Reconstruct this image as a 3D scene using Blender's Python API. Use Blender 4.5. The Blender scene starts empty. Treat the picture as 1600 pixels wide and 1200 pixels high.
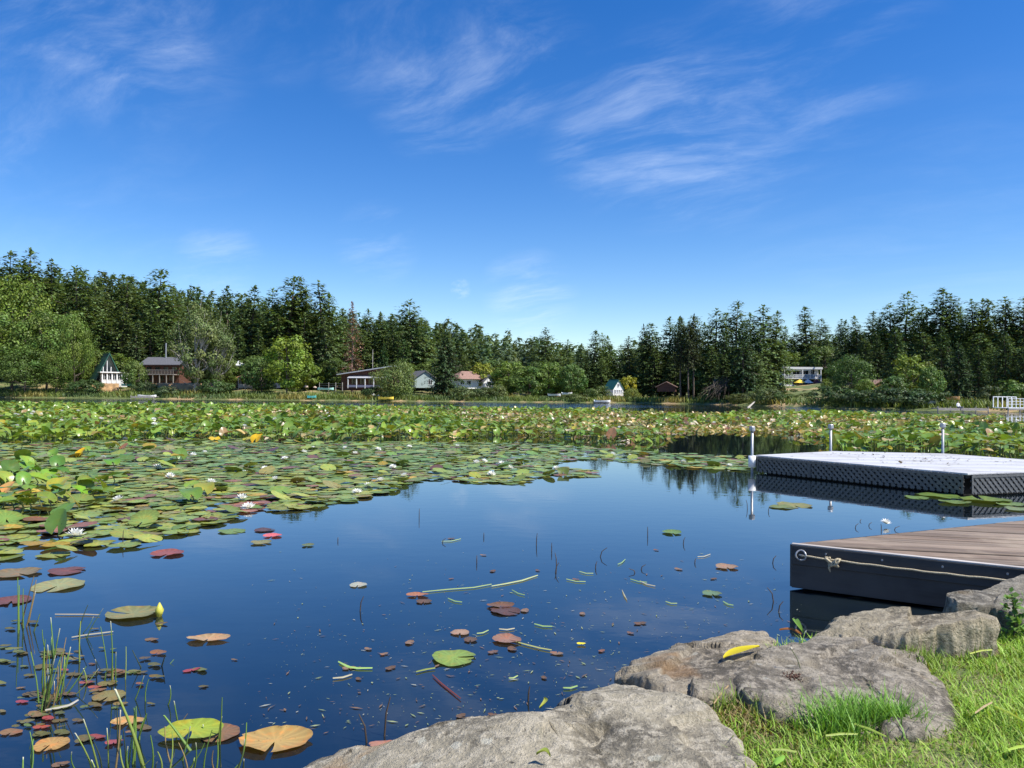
import bpy, math, random
import numpy as np
from mathutils import Vector, Matrix, noise as mnoise

# ------------------------------------------------------------------ camera, sky, sun, exposure
S = bpy.context.scene
COL = S.collection
R = math.radians
CAM_H, FPX = 1.8, 1200.0
PITCH, ROLL = math.atan(14 / FPX), R(0.45)
cd = bpy.data.cameras.new('camera'); cam = bpy.data.objects.new('camera', cd); COL.objects.link(cam)
cd.sensor_width = 36; cd.lens = 27; cd.clip_end = 6000; cd.clip_start = 0.05
_f = Vector((0, math.cos(PITCH), math.sin(PITCH)))
_r0 = Vector((1, 0, 0)); _u0 = _r0.cross(_f)
_r = _r0 * math.cos(ROLL) + _u0 * math.sin(ROLL)
_u = -_r0 * math.sin(ROLL) + _u0 * math.cos(ROLL)
M = Matrix((_r, _u, -_f)).transposed().to_4x4(); M.translation = (0, 0, CAM_H)
cam.matrix_world = M
S.camera = cam

SUN_EL, SUN_AZ = R(54), R(115)        # azimuth clockwise from the view direction (+Y)
sun_dir = Vector((math.sin(SUN_AZ) * math.cos(SUN_EL), math.cos(SUN_AZ) * math.cos(SUN_EL), math.sin(SUN_EL)))
sl = bpy.data.lights.new('sun', 'SUN'); sl.energy = 5.0; sl.angle = R(0.53); sl.color = (1.0, 0.955, 0.88)
so = bpy.data.objects.new('sun', sl); COL.objects.link(so); so.rotation_euler = sun_dir.to_track_quat('Z', 'Y').to_euler()
S.view_settings.view_transform = 'Standard'; S.view_settings.look = 'None'
S.view_settings.exposure = 0.62; S.view_settings.gamma = 1.0; S.view_settings.use_curve_mapping = False

def ray(x, y):
    d = _r * ((x - 800) / FPX) + _u * ((600 - y) / FPX) + _f
    return d
def W(x, y, z=0.0):                    # point of the level z seen at a photo pixel
    d = ray(x, y); t = (z - CAM_H) / d.z
    return Vector((d.x * t, d.y * t, z))
def P(x, y, Y):                        # point at depth Y seen at a photo pixel
    d = ray(x, y); t = Y / d.y
    return Vector((d.x * t, Y, CAM_H + d.z * t))

class NT:
    def __init__(s, tree): s.t = tree; tree.nodes.clear()
    def n(s, typ, **kw):
        nd = s.t.nodes.new(typ)
        ins = kw.pop('i', {})
        for k, v in kw.items(): setattr(nd, k, v)
        for k, v in ins.items():
            if isinstance(v, bpy.types.NodeSocket): s.t.links.new(v, nd.inputs[k])
            else: nd.inputs[k].default_value = v
        return nd
    def math(s, op, a, b=0.0, c=None, clamp=False):
        ins = {0: a, 1: b}
        if c is not None: ins[2] = c
        return s.n('ShaderNodeMath', operation=op, use_clamp=clamp, i=ins).outputs[0]
    def vmath(s, op, a, b=(0, 0, 0)):
        nd = s.n('ShaderNodeVectorMath', operation=op, i={0: a, 1: b})
        return nd.outputs['Value'] if op in ('DOT_PRODUCT', 'LENGTH', 'DISTANCE') else nd.outputs[0]
    def mix(s, f, a, b, blend='MIX'):
        nd = s.n('ShaderNodeMix', data_type='RGBA', blend_type=blend)
        for k, v in ((0, f), (6, a), (7, b)):
            if isinstance(v, bpy.types.NodeSocket): s.t.links.new(v, nd.inputs[k])
            else: nd.inputs[k].default_value = v if k == 0 else (tuple(v) + (1,))[:4]
        return nd.outputs[2]
    def noise(s, vec=None, scale=5, detail=4, rough=.55, dist=0.0):
        ins = {'Scale': scale, 'Detail': detail, 'Roughness': rough, 'Distortion': dist}
        if vec is not None: ins['Vector'] = vec
        return s.n('ShaderNodeTexNoise', i=ins).outputs[0]
    def ramp(s, f, lo, hi):
        return s.n('ShaderNodeMapRange', interpolation_type='SMOOTHSTEP', i={0: f, 1: lo, 2: hi, 3: 0.0, 4: 1.0}).outputs[0]
    def mapping(s, vec, scale=(1, 1, 1), rot=(0, 0, 0), loc=(0, 0, 0)):
        return s.n('ShaderNodeMapping', i={0: vec, 1: loc, 2: rot, 3: scale}).outputs[0]

# sky: Nishita daylight with thin cirrus that goes on all around
wd = bpy.data.worlds.new('World'); S.world = wd; wd.use_nodes = True
t = NT(wd.node_tree)
sky = t.n('ShaderNodeTexSky', sky_type='NISHITA', sun_disc=False, sun_elevation=SUN_EL, sun_rotation=SUN_AZ,
          altitude=50, air_density=1.0, dust_density=0.1, ozone_density=3.0)
hs = t.n('ShaderNodeHueSaturation', i={'Hue': 0.512, 'Saturation': 1.38, 'Value': 1.10, 'Color': sky.outputs[0]})
dirn = t.n('ShaderNodeTexCoord').outputs['Generated']
sx = t.n('ShaderNodeSeparateXYZ', i={0: dirn})
zz = t.math('ADD', t.math('MAXIMUM', sx.outputs[2], 0.0), 0.16)
pl = t.n('ShaderNodeCombineXYZ', i={0: t.math('DIVIDE', sx.outputs[0], zz), 1: t.math('DIVIDE', sx.outputs[1], zz), 2: 0.0}).outputs[0]
wv = t.n('ShaderNodeTexNoise', i={'Vector': pl, 'Scale': 1.3, 'Detail': 3.0}).outputs['Color']
warp = t.n('ShaderNodeVectorMath', operation='MULTIPLY_ADD', i={0: wv, 1: (.42, .42, 0), 2: pl}).outputs[0]
rw = t.mapping(warp, rot=(0, 0, R(34)))
st = t.mapping(rw, scale=(0.85, 1.9, 1))
n1 = t.noise(st, 2.2, 9, .66, .15)
n2 = t.noise(t.mapping(rw, scale=(1.5, 4.2, 1), loc=(3, 1, 0)), 4.0, 10, .74, .5)
streak = t.math('MULTIPLY', t.ramp(n1, .38, .84), t.math('ADD', t.math('MULTIPLY', n2, 1.0), .25))
mask = None
for (px, py, rad, amp) in ((180, 22, 8, 1.0), (60, 50, 7, .5), (300, 80, 5, .35), (600, 50, 6, .5), (690, 135, 6, .8), (790, 95, 6, .85), (860, 90, 4, .6),
                           (1050, 200, 8, .95), (960, 215, 6, .7), (1170, 150, 8, .6), (1280, 80, 8, .55), (1130, 240, 6, .6), (340, 410, 3.5, .6), (830, 465, 4, .8),
                           (590, 382, 3.5, .6), (790, 438, 2, .5), (10, 180, 5, .45), (430, 25, 5, .4), (150, 290, 12, .14), (1450, 400, 14, .15)):
    d = ray(px, py).normalized()
    dt = t.vmath('DOT_PRODUCT', dirn, tuple(d))
    m = t.math('MULTIPLY', t.ramp(dt, math.cos(R(rad)), math.cos(R(rad * .15))), amp)
    mask = m if mask is None else t.math('MAXIMUM', mask, m)
away = t.math('MULTIPLY', t.ramp(t.noise(pl, .8, 2), .5, .75), t.math('MULTIPLY', t.ramp(sx.outputs[1], .5, .1), .6))
mask = t.math('MAXIMUM', mask, away)
cl = t.math('MULTIPLY', t.math('MULTIPLY', streak, mask), 1.35, clamp=True)
# one small puff above the ridge
d = ray(720, 451).normalized()
pf = t.math('MULTIPLY', t.ramp(t.vmath('DOT_PRODUCT', dirn, tuple(d)), math.cos(R(.9)), math.cos(R(.0))), t.ramp(t.noise(t.mapping(dirn, scale=(1, 1, 2.0)), 75, 5, .6, .4), .40, .80))
cl = t.math('MAXIMUM', cl, t.math('MULTIPLY', pf, .75))
skc = t.mix(t.math('MULTIPLY', cl, .33), hs.outputs[0], (7.4, 8.2, 9.2))
bg = t.n('ShaderNodeBackground', i={0: skc, 1: 0.1})
wo = t.n('ShaderNodeOutputWorld'); t.t.links.new(bg.outputs[0], wo.inputs[0])

# ------------------------------------------------------------------ helpers
rnd = random.Random(7)
rng = np.random.default_rng(11)

def tag(o, label=None, cat=None, group=None, kind=None):
    if label: o['label'] = label
    if cat: o['category'] = cat
    if group: o['group'] = group
    if kind: o['kind'] = kind
    return o
def empty(name, loc=(0, 0, 0), rz=0.0):
    o = bpy.data.objects.new(name, None); COL.objects.link(o); o.location = loc; o.rotation_euler = (0, 0, rz); o.empty_display_size = .1
    return o
def link(name, me, mat=None, parent=None, loc=None):
    o = bpy.data.objects.new(name, me); COL.objects.link(o)
    if mat and not me.materials: me.materials.append(mat)
    if parent: o.parent = parent
    if loc is not None: o.location = loc
    return o
def npmesh(name, V, F, col=None, smooth=False):
    me = bpy.data.meshes.new(name)
    V = np.asarray(V, np.float32); F = np.asarray(F, np.int32); k = F.shape[1]
    me.vertices.add(len(V)); me.vertices.foreach_set('co', V.ravel())
    me.loops.add(F.size); me.loops.foreach_set('vertex_index', F.ravel())
    me.polygons.add(len(F)); me.polygons.foreach_set('loop_start', np.arange(0, F.size, k, dtype=np.int32))
    if col is not None:
        a = me.attributes.new('Col', 'FLOAT_COLOR', 'POINT')
        c = np.ones((len(V), 4), np.float32); c[:, :3] = col; a.data.foreach_set('color', c.ravel())
    if smooth: me.polygons.foreach_set('use_smooth', np.ones(len(F), bool))
    me.update(calc_edges=True); me.validate()
    return me
def rots(yaw, tilt, spin=None):        # Rz(yaw) @ Rx(tilt) (@ Rz(spin))
    c, s = np.cos(yaw), np.sin(yaw); ct, stt = np.cos(tilt), np.sin(tilt); z = np.zeros_like(c)
    A = np.stack([c, -s * ct, s * stt, s, c * ct, -c * stt, z, stt, ct], -1).reshape(-1, 3, 3)
    if spin is not None:
        cs, ss = np.cos(spin), np.sin(spin); o = np.ones_like(cs)
        A = A @ np.stack([cs, -ss, z, ss, cs, z, z, z, o], -1).reshape(-1, 3, 3)
    return A
def scatter(tv, tf, A, scale, loc, col, tcol=None):
    tv = np.asarray(tv, np.float32); tf = np.asarray(tf)
    n = len(loc); sc = np.asarray(scale)
    if sc.ndim == 1: sc = np.repeat(sc[:, None], 3, 1)
    V = np.einsum('nij,nkj->nki', A, tv[None] * sc[:, None, :]) + np.asarray(loc)[:, None, :]
    F = tf[None] + (np.arange(n) * len(tv))[:, None, None]
    C = np.repeat(np.asarray(col)[:, None, :], len(tv), 1)
    if tcol is not None: C = C * np.asarray(tcol)[None, :, None]
    return V.reshape(-1, 3), F.reshape(-1, tf.shape[1]), C.reshape(-1, 3)
def cat(parts):
    Vs, Fs, Cs, o = [], [], [], 0
    for V, F, C in parts: Vs.append(V); Fs.append(F + o); Cs.append(C); o += len(V)
    return np.concatenate(Vs), np.concatenate(Fs), np.concatenate(Cs)

class MB:                              # collects boxes, tubes and polygons of one part
    def __init__(s): s.v = []; s.f = []
    def poly(s, pts, faces): o = len(s.v); s.v += [tuple(p) for p in pts]; s.f += [[i + o for i in f] for f in faces]; return s
    def box(s, c, d, rz=0.0, rx=0.0, ry=0.0):
        m = Matrix.Rotation(rz, 3, 'Z') @ Matrix.Rotation(ry, 3, 'Y') @ Matrix.Rotation(rx, 3, 'X')
        p = [m @ Vector((a * d[0] / 2, b * d[1] / 2, e * d[2] / 2)) + Vector(c) for a in (-1, 1) for b in (-1, 1) for e in (-1, 1)]
        return s.poly(p, [(0, 1, 3, 2), (4, 6, 7, 5), (0, 4, 5, 1), (2, 3, 7, 6), (0, 2, 6, 4), (1, 5, 7, 3)])
    def tube(s, pts, rad, n=8, cap=True):
        pts = [Vector(p) for p in pts]; rad = rad if isinstance(rad, (list, tuple)) else [rad] * len(pts); rings = []
        for i, p in enumerate(pts):
            d = (pts[min(i + 1, len(pts) - 1)] - pts[max(i - 1, 0)]).normalized()
            a = d.orthogonal().normalized() if i == 0 else (a - d * a.dot(d)).normalized()
            b = d.cross(a)
            rings.append([p + (a * math.cos(2 * math.pi * k / n) + b * math.sin(2 * math.pi * k / n)) * rad[i] for k in range(n)])
        fs = [(i * n + k, i * n + (k + 1) % n, (i + 1) * n + (k + 1) % n, (i + 1) * n + k) for i in range(len(pts) - 1) for k in range(n)]
        if cap: fs += [tuple(range(n))[::-1], tuple((len(pts) - 1) * n + k for k in range(n))]
        return s.poly([q for r_ in rings for q in r_], fs)
    def prism(s, poly, z0, z1):        # poly = xy list, counter-clockwise
        n = len(poly)
        return s.poly([(p[0], p[1], z0) for p in poly] + [(p[0], p[1], z1) for p in poly],
                      [tuple(range(n))[::-1], tuple(range(n, 2 * n))] + [(i, (i + 1) % n, n + (i + 1) % n, n + i) for i in range(n)])
    def slab(s, quad, th):             # four corners and a thickness along their normal
        q = [Vector(p) for p in quad]; nn = (q[1] - q[0]).cross(q[3] - q[0]).normalized() * th
        return s.poly(q + [p - nn for p in q], [(0, 1, 2, 3), (7, 6, 5, 4), (0, 4, 5, 1), (1, 5, 6, 2), (2, 6, 7, 3), (3, 7, 4, 0)])
    def build(s, name, mat, parent=None, smooth=False, bevel=0.0):
        me = bpy.data.meshes.new(name); me.from_pydata(s.v, [], s.f); me.update()
        if smooth:
            for p in me.polygons: p.use_smooth = True
        o = link(name, me, mat, parent)
        if bevel:
            m = o.modifiers.new('bevel', 'BEVEL'); m.width = bevel; m.segments = 2; m.limit_method = 'ANGLE'
        return o

# ------------------------------------------------------------------ materials
def mat(name, fn):
    m = bpy.data.materials.new(name); m.use_nodes = True; t = NT(m.node_tree)
    sh = fn(t); o = t.n('ShaderNodeOutputMaterial'); t.t.links.new(sh, o.inputs[0]); return m
def pbsdf(t, **i):
    return t.n('ShaderNodeBsdfPrincipled', i={k.replace('_', ' '): v for k, v in i.items()}).outputs[0]
def bump(t, h, s=.3, d=.01):
    return t.n('ShaderNodeBump', i={'Strength': s, 'Distance': d, 'Height': h}).outputs[0]
def plain(name, c, rough=.6, var=.25, scale=8.0, metal=0.0, bmp=.15, stretch=(1, 1, 1)):
    def f(t):
        p = t.mapping(t.n('ShaderNodeTexCoord').outputs['Object'], scale=stretch)
        nz = t.noise(p, scale, 5, .6)
        lo = [max(0, x * (1 - var)) for x in c]; hi = [min(1, x * (1 + var)) for x in c]
        return pbsdf(t, Base_Color=t.mix(t.ramp(nz, .3, .7), lo, hi), Roughness=rough, Metallic=metal, Normal=bump(t, nz, bmp))
    return mat(name, f)
def leafmat(name, rough=.5, trans=.3, spec=.4, fine=0.0, tint=(1.25, 1.15, .5)):
    def f(t):
        c = t.mix(1.0, t.n('ShaderNodeAttribute', attribute_name='Col').outputs[0], t.n('ShaderNodeObjectInfo').outputs['Color'], 'MULTIPLY')
        nrm = None
        if fine:
            g = t.n('ShaderNodeNewGeometry').outputs['Position']
            nz = t.noise(g, fine, 4, .6)
            c = t.mix(t.ramp(nz, .45, .8), c, t.mix(1.0, c, (1.5, .95, .7), 'MULTIPLY'))
            c = t.mix(t.ramp(t.noise(g, fine * 3.3, 3, .6), .62, .72), c, t.mix(1.0, c, (.55, .4, .35), 'MULTIPLY'))
            nrm = bump(t, nz, .25, .01)
        i = dict(Base_Color=c, Roughness=rough, Specular_IOR_Level=spec)
        if nrm is not None: i['Normal'] = nrm
        a = pbsdf(t, **i)
        b = t.n('ShaderNodeBsdfTranslucent', i={0: t.mix(1.0, c, tint, 'MULTIPLY')}).outputs[0]
        return t.n('ShaderNodeMixShader', i={0: trans, 1: a, 2: b}).outputs[0]
    return mat(name, f)
M_needle = leafmat('conifer_needles', .6, .25, .2)
M_leaf = leafmat('broad_leaves', .5, .3, .3)
M_lily = leafmat('lily_leaf', .33, .22, .5, fine=9.0)
M_pad = leafmat('lily_pad', .4, .12, .32, fine=14.0)
M_grass = leafmat('grass_blade', .5, .3, .3)
M_petal = leafmat('white_petal', .45, .3, .3, tint=(1, 1, .95))
M_deb = leafmat('debris', .6, .1, .3)
M_stamen = plain('stamen', (.75, .5, .04), .6)
M_bark = plain('bark', (.11, .085, .065), .9, .45, 3.0, bmp=.6, stretch=(3, 3, .6))
M_palebark = plain('pale_bark', (.36, .33, .28), .85, .35, 3.0, bmp=.4, stretch=(2, 2, .8))

# ------------------------------------------------------------------ water
def f_water(t):
    g = t.n('ShaderNodeNewGeometry').outputs['Position']
    dist = t.vmath('LENGTH', g)
    fine = t.noise(t.mapping(g, scale=(1, 1.6, 1)), 3.0, 3, .5)
    rip = t.noise(t.mapping(g, scale=(.6, 1.5, 1)), 5.0, 3, .55)
    breeze = t.math('MULTIPLY', t.ramp(dist, 60, 120), t.ramp(t.noise(g, .025, 2), .3, .55))
    h = t.math('ADD', t.math('MULTIPLY', fine, .0014), t.math('MULTIPLY', t.math('MULTIPLY', rip, breeze), .10))
    nrm = t.n('ShaderNodeBump', i={'Strength': .5, 'Distance': 1.0, 'Height': h}).outputs[0]
    fr = t.n('ShaderNodeFresnel', i={'IOR': 1.333, 'Normal': nrm}).outputs[0]
    fr = t.math('POWER', fr, .68, clamp=True)
    silt = t.mix(t.ramp(t.noise(g, 1.1, 4), .35, .7), (.004, .008, .013), (.007, .012, .014))
    a = t.n('ShaderNodeBsdfDiffuse', i={0: silt}).outputs[0]
    b = t.n('ShaderNodeBsdfGlossy', i={0: (1, 1, 1, 1), 'Roughness': .015, 'Normal': nrm}).outputs[0]
    return t.n('ShaderNodeMixShader', i={0: fr, 1: a, 2: b}).outputs[0]
M_water = mat('lake_water', f_water)
o = MB().poly([(-2500, -200, 0), (2500, -200, 0), (2500, 3000, 0), (-2500, 3000, 0)], [(0, 1, 2, 3)]).build('water', M_water)
tag(o, 'still dark blue lake water mirroring the sky', kind='structure')

# ------------------------------------------------------------------ far terrain
SH_X = [-3000, -400, 0, 200, 400, 740, 1000, 1100, 1200, 1240, 1320, 1450, 1600, 2000, 4000]
SH_Y = [150, 160, 160, 156, 150, 150, 150, 138, 124, 118, 104, 96, 92, 86, 70]
SL_X = [-500, 0, 200, 400, 600, 800, 950, 1100, 1180, 1260, 1400, 1600, 2200]
SL_Y = [.07, .075, .085, .055, .04, .025, .012, .02, .035, .045, .05, .04, .04]
def shore(px): return np.interp(px, SH_X, SH_Y)
def sstep(a, b, x):
    u = np.clip((x - a) / (b - a), 0, 1); return u * u * (3 - 2 * u)
def terr(px, Y):
    s = Y - shore(px)
    z = np.where(s < 0, s * .25, .45 * (1 - np.exp(-np.maximum(s, 0) / 2.0)))
    z = z + np.interp(px, SL_X, SL_Y) * (np.clip(s, 0, 35) + .25 * np.clip(s - 35, 0, 200))
    hill = np.interp(px, [-1500, -200, 100, 300, 560, 700, 800, 900, 980], [48, 44, 39, 30, 21, 18, 12.5, 6.5, 2])
    z = z + hill * sstep(190, 380, Y) + np.interp(px, [950, 1150, 1450, 2000], [0, 2, 8, 10]) * sstep(130, 260, Y)
    return z
def TZ(px, Y): return float(terr(np.float64(px), np.float64(Y)))
def on(px, Y, dz=0.0):                 # a spot on the far ground at column px and depth Y
    return Vector(((px - 800) / FPX * Y, Y, TZ(px, Y) + dz))
pxs = np.arange(-1500, 3100, 20.0); ss = np.array([-6, -3, -1, -.3, 0, .5, 1, 2, 3, 5, 8, 12, 17, 24, 35, 50, 70, 95, 130, 180, 240, 320, 450, 650, 1000.])
PX, SSg = np.meshgrid(pxs, ss); wob = np.array([mnoise.noise((p * .02, 3.1, 0)) * 1.4 for p in pxs])[None]
YY = shore(PX) + SSg + wob * np.clip(1 - SSg / 40, 0, 1); ZZ = terr(PX, YY) + np.where(SSg > 1, .25, 0) * np.sin(PX * .13 + YY * .3) * np.clip(SSg / 10, 0, 1)
V = np.stack([(PX - 800) / FPX * YY, YY, ZZ], -1).reshape(-1, 3); nc = len(pxs); nr = len(ss)
F = [(i * nc + j, i * nc + j + 1, (i + 1) * nc + j + 1, (i + 1) * nc + j) for i in range(nr - 1) for j in range(nc - 1)]
def f_terr(t):
    g = t.n('ShaderNodeNewGeometry').outputs['Position']
    a = t.noise(g, .12, 5, .6); b = t.noise(g, 1.3, 4, .6)
    c = t.mix(t.ramp(b, .3, .7), (.07, .10, .025), (.13, .15, .04))
    c = t.mix(t.ramp(a, .5, .62), c, t.mix(b, (.30, .20, .09), (.42, .30, .15)))
    return pbsdf(t, Base_Color=c, Roughness=.9, Normal=bump(t, b, .8, .2))
M_terr = mat('bank_soil', f_terr)
tag(link('terrain', npmesh('terrain', V, F, smooth=True), M_terr), 'grassy far bank rising to a wooded hill', kind='structure')

# tall grass fringing the far shore: nobody could count it
def blades(loc, h, w, cols, bend=.35, seed=1):
    r = np.random.default_rng(seed); n = len(loc)
    tv = np.array([[-.5, 0, 0], [.5, 0, 0], [.38, .25, .5], [-.38, .25, .5], [.0, 1, 1.0]])
    tf = np.array([[0, 1, 2], [0, 2, 3], [3, 2, 4]])
    sc = np.stack([w, h * r.uniform(.1, bend, n) * 2, h], -1)
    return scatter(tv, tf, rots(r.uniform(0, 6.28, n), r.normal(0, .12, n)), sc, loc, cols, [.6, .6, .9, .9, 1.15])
n = 26000
px = rng.uniform(-300, 1750, n); s = rng.gamma(1.6, 3.0, n) + .3; Y = shore(px) + s
keep = (px < 1100) | (rng.random(n) < .45); px, s, Y = px[keep], s[keep], Y[keep]; n = len(px)
patch = np.array([mnoise.noise((a * .012, b * .12, 5)) for a, b in zip(px, Y)])
h = rng.uniform(.4, 1.15, n) * (1 + .5 * patch); loc = np.stack([(px - 800) / FPX * Y, Y, np.maximum(terr(px, Y), -.1) - .03], -1)
base = np.where((patch > .15)[:, None], [[.30, .27, .075]], [[.17, .225, .05]]); base = np.where((patch < -.25)[:, None], [[.11, .17, .055]], base)
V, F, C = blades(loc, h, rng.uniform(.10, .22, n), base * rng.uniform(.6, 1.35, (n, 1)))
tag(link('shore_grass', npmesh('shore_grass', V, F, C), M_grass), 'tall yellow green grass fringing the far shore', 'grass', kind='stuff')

# ------------------------------------------------------------------ trees
DIA_V = np.array([[0, 0, 0], [.5, .5, .06], [0, 1, 0], [-.5, .5, .06]]); DIA_F = np.array([[0, 1, 2, 3]])
def conifer(seed, H=20.0, Wd=3.6, base=.12, gap=.25, droop=.25, lev=50, per=8, clump=.60, col=(.122, .18, .066), power=.62, flat=0.0, dead=0.0):
    r = np.random.default_rng(seed); L, SC, YW, TL, CC = [], [], [], [], []
    lean = r.normal(0, .012, 2)
    sway = lambda z: np.array([lean[0] * z + .12 * math.sin(z * .35 + seed), lean[1] * z + .12 * math.cos(z * .3 + seed), z])
    br = MB()
    for i in range(lev):
        tt = base + (1 - base) * ((i + r.uniform(-.4, .4)) / lev); tt = min(max(tt, base), .995); z = tt * H
        k = per if tt < .9 else 4
        env = (1 - tt) ** power * (1 - .45 * max(0, (.28 - tt) / .28)) + .03
        if flat and tt > .8: env = max(env, flat * (1 - .6 * (tt - .8) / .2))
        g = 1 - gap * max(0, math.sin(i * 1.7 + seed * 2.1)) * r.random()
        for j in range(k):
            if r.random() < .10: continue
            az = r.uniform(0, 6.283); ln = Wd * env * g * r.uniform(.6, 1.15)
            if ln < .15: ln = .15
            up = .45 * (tt - .45) - droop * (1 - tt) + r.normal(0, .1)
            nn = max(2, int(ln / .30)); o = sway(z)
            if ln > 1.6 and j % 2 == 0:
                e = o + np.array([math.cos(az) * ln * .9, math.sin(az) * ln * .9, up * ln * .9]); br.tube([o, e], [.05, .015], 3, False)
            for q in range(nn):
                f = .18 + .82 * (q + r.random()) / nn; x = ln * f
                sag = -.10 * x * f + (.06 * x if tt > .8 else 0)
                c = o + np.array([math.cos(az) * x, math.sin(az) * x, up * x + sag])
                for _ in range(2):
                    L.append(c + r.normal(0, .10, 3) + np.array([0, 0, -.05])); SC.append(np.array([.5, 1.0, 1.0]) * clump * r.uniform(.6, 1.3) * (1.1 - .35 * f))
                    YW.append(az - 1.571 + r.normal(0, .75)); TL.append(up * .8 - .25 + r.normal(0, .45))
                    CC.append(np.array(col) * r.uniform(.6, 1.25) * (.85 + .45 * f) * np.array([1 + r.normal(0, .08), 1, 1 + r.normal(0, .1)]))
    for _ in range(8):
        L.append(sway(H * r.uniform(.95, 1.0)) + r.normal(0, .06, 3)); SC.append(np.array([.3, .6, .6])); YW.append(r.uniform(0, 6.28)); TL.append(r.uniform(.8, 1.4)); CC.append(np.array(col))
    L, SC, YW, TL, CC = map(np.array, (L, SC, YW, TL, CC))
    if dead:
        k = r.random(len(L)) > dead; L, SC, YW, TL, CC = L[k], SC[k], YW[k], TL[k], CC[k]
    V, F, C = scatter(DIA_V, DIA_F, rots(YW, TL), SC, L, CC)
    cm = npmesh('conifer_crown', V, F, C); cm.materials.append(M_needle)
    zs = np.linspace(0, .97, 12) * H
    br.tube([sway(z) for z in zs], [max(.02, .30 * (1 - z / H) ** .9 * H / 20) for z in zs], 8)
    tm = bpy.data.meshes.new('conifer_trunk'); tm.from_pydata([tuple(v) for v in br.v], [], br.f); tm.materials.append(M_bark)
    return tm, cm
def broadleaf(seed, H=10.0, Wd=4.0, base=.12, clumps=60, leaves=95, size=.30, col=(.075, .125, .028), spread=.26, sparse=1.0, bark=None, limbs=14, squash=1.0, zc=.56, drop=0.0):
    r = np.random.default_rng(seed); L, N, CC, cs = [], [], [], []
    for i in range(clumps):
        u = r.normal(0, 1, 3); u /= np.linalg.norm(u); rad = r.uniform(.45, 1.0) ** .5
        lump = 1 + .28 * mnoise.noise(Vector(u) * 1.7 + Vector((seed * 3.1, 0, 0)))
        c = np.array([u[0] * Wd * rad * lump, u[1] * Wd * rad * lump, H * (zc + .42 * u[2] * rad * squash * lump)])
        c[2] = max(c[2], H * base); cs.append(c)
        nl = int(leaves * sparse * r.uniform(.6, 1.3)); q = r.normal(0, 1, (nl, 3)); q /= np.linalg.norm(q, axis=1)[:, None]
        rr = r.uniform(.3, 1, (nl, 1)) ** .5 * Wd * spread * r.uniform(.7, 1.25)
        pp = c + q * rr * np.array([1.1, 1.1, .75]); pp[:, 2] -= drop * rr[:, 0] * r.random(nl)
        L.append(pp); N.append(q + u * .5 + np.array([0, 0, .45])); CC.append(np.array(col) * r.uniform(.72, 1.3) * r.uniform(.7, 1.3, (nl, 1)) * np.array([1 + r.normal(0, .08), 1, 1]))
    L, N, CC = np.concatenate(L), np.concatenate(N), np.concatenate(CC)
    n = len(L); N = N + r.normal(0, .45, (n, 3)); N /= np.linalg.norm(N, axis=1)[:, None]
    yaw = np.arctan2(N[:, 0], -N[:, 1]); tl = np.arccos(np.clip(N[:, 2], -1, 1))
    V, F, C = scatter(DIA_V - np.array([0, .5, 0]), DIA_F, rots(yaw, tl, r.uniform(0, 6.28, n)), size * r.uniform(.6, 1.4, n), L, CC)
    cm = npmesh('broadleaf_crown', V, F, C); cm.materials.append(M_leaf)
    br = MB(); zs = np.linspace(-.02, .7, 7) * H
    br.tube([(.12 * math.sin(z * .7 + seed), .12 * math.cos(z * .6 + seed), z) for z in zs], [.028 * H * (1 - .8 * i / 6) * .6 for i in range(7)], 8)
    for c in cs[:limbs]:
        z0 = max(H * .08, c[2] * r.uniform(.35, .7)); s0 = np.array([.12 * math.sin(z0 * .7 + seed), .12 * math.cos(z0 * .6 + seed), z0])
        m1 = (s0 + c) / 2 + np.array([0, 0, -.04 * H]); br.tube([s0, m1, c], [.009 * H, .006 * H, .002 * H], 5, False)
        for _ in range(3 if bark else 0):
            e = c + r.normal(0, Wd * .3, 3) + np.array([0, 0, Wd * .2]); br.tube([m1, (m1 + e) / 2 + r.normal(0, .15, 3), e], [.004 * H, .0028 * H, .001 * H], 4, False)
    tm = bpy.data.meshes.new('broadleaf_trunk'); tm.from_pydata([tuple(v) for v in br.v], [], br.f); tm.materials.append(bark or M_bark)
    return tm, cm
CON = [conifer(1, Wd=3.5), conifer(2, Wd=4.0, gap=.5, base=.16), conifer(3, Wd=3.2, power=.72), conifer(4, Wd=4.3, gap=.6, flat=.42, lev=40, base=.2),
       conifer(5, Wd=3.8, power=.52, base=.1), conifer(6, Wd=3.0, gap=.4), conifer(7, Wd=4.4, power=.48, gap=.45, base=.22, lev=40)]
DENSE = conifer(9, H=15, Wd=5.6, base=.02, power=.72, lev=44, per=9, clump=.7, gap=.15, col=(.06, .10, .042))
DENSE2 = conifer(10, H=15, Wd=3.9, base=.04, power=.7, lev=44, per=8, clump=.62, gap=.1, col=(.066, .112, .044))
PINE = conifer(12, H=17, Wd=3.6, base=.45, power=.5, lev=26, per=7, gap=.6, clump=.7, col=(.05, .068, .03))
DEADC = conifer(14, H=17, Wd=3.2, base=.1, dead=.35, per=6, clump=.5, col=(.22, .125, .09))
FRESH = conifer(15, H=10, Wd=3.2, base=.04, lev=36, per=8, col=(.055, .10, .028), gap=.1)
BIG = [broadleaf(21, 16, 6.0, clumps=120, leaves=85, col=(.135, .195, .032), base=.03), broadleaf(22, 14, 5.4, clumps=110, leaves=85, col=(.115, .178, .034), base=.03),
       broadleaf(23, 15, 6.2, clumps=120, leaves=85, col=(.125, .188, .036), base=.03)]
MID = [broadleaf(31, 9, 3.4, clumps=70, leaves=80, col=(.145, .215, .03), base=.02, zc=.5), broadleaf(32, 8, 3.6, clumps=70, leaves=80, col=(.12, .185, .038), base=.02, zc=.5)]
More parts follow.
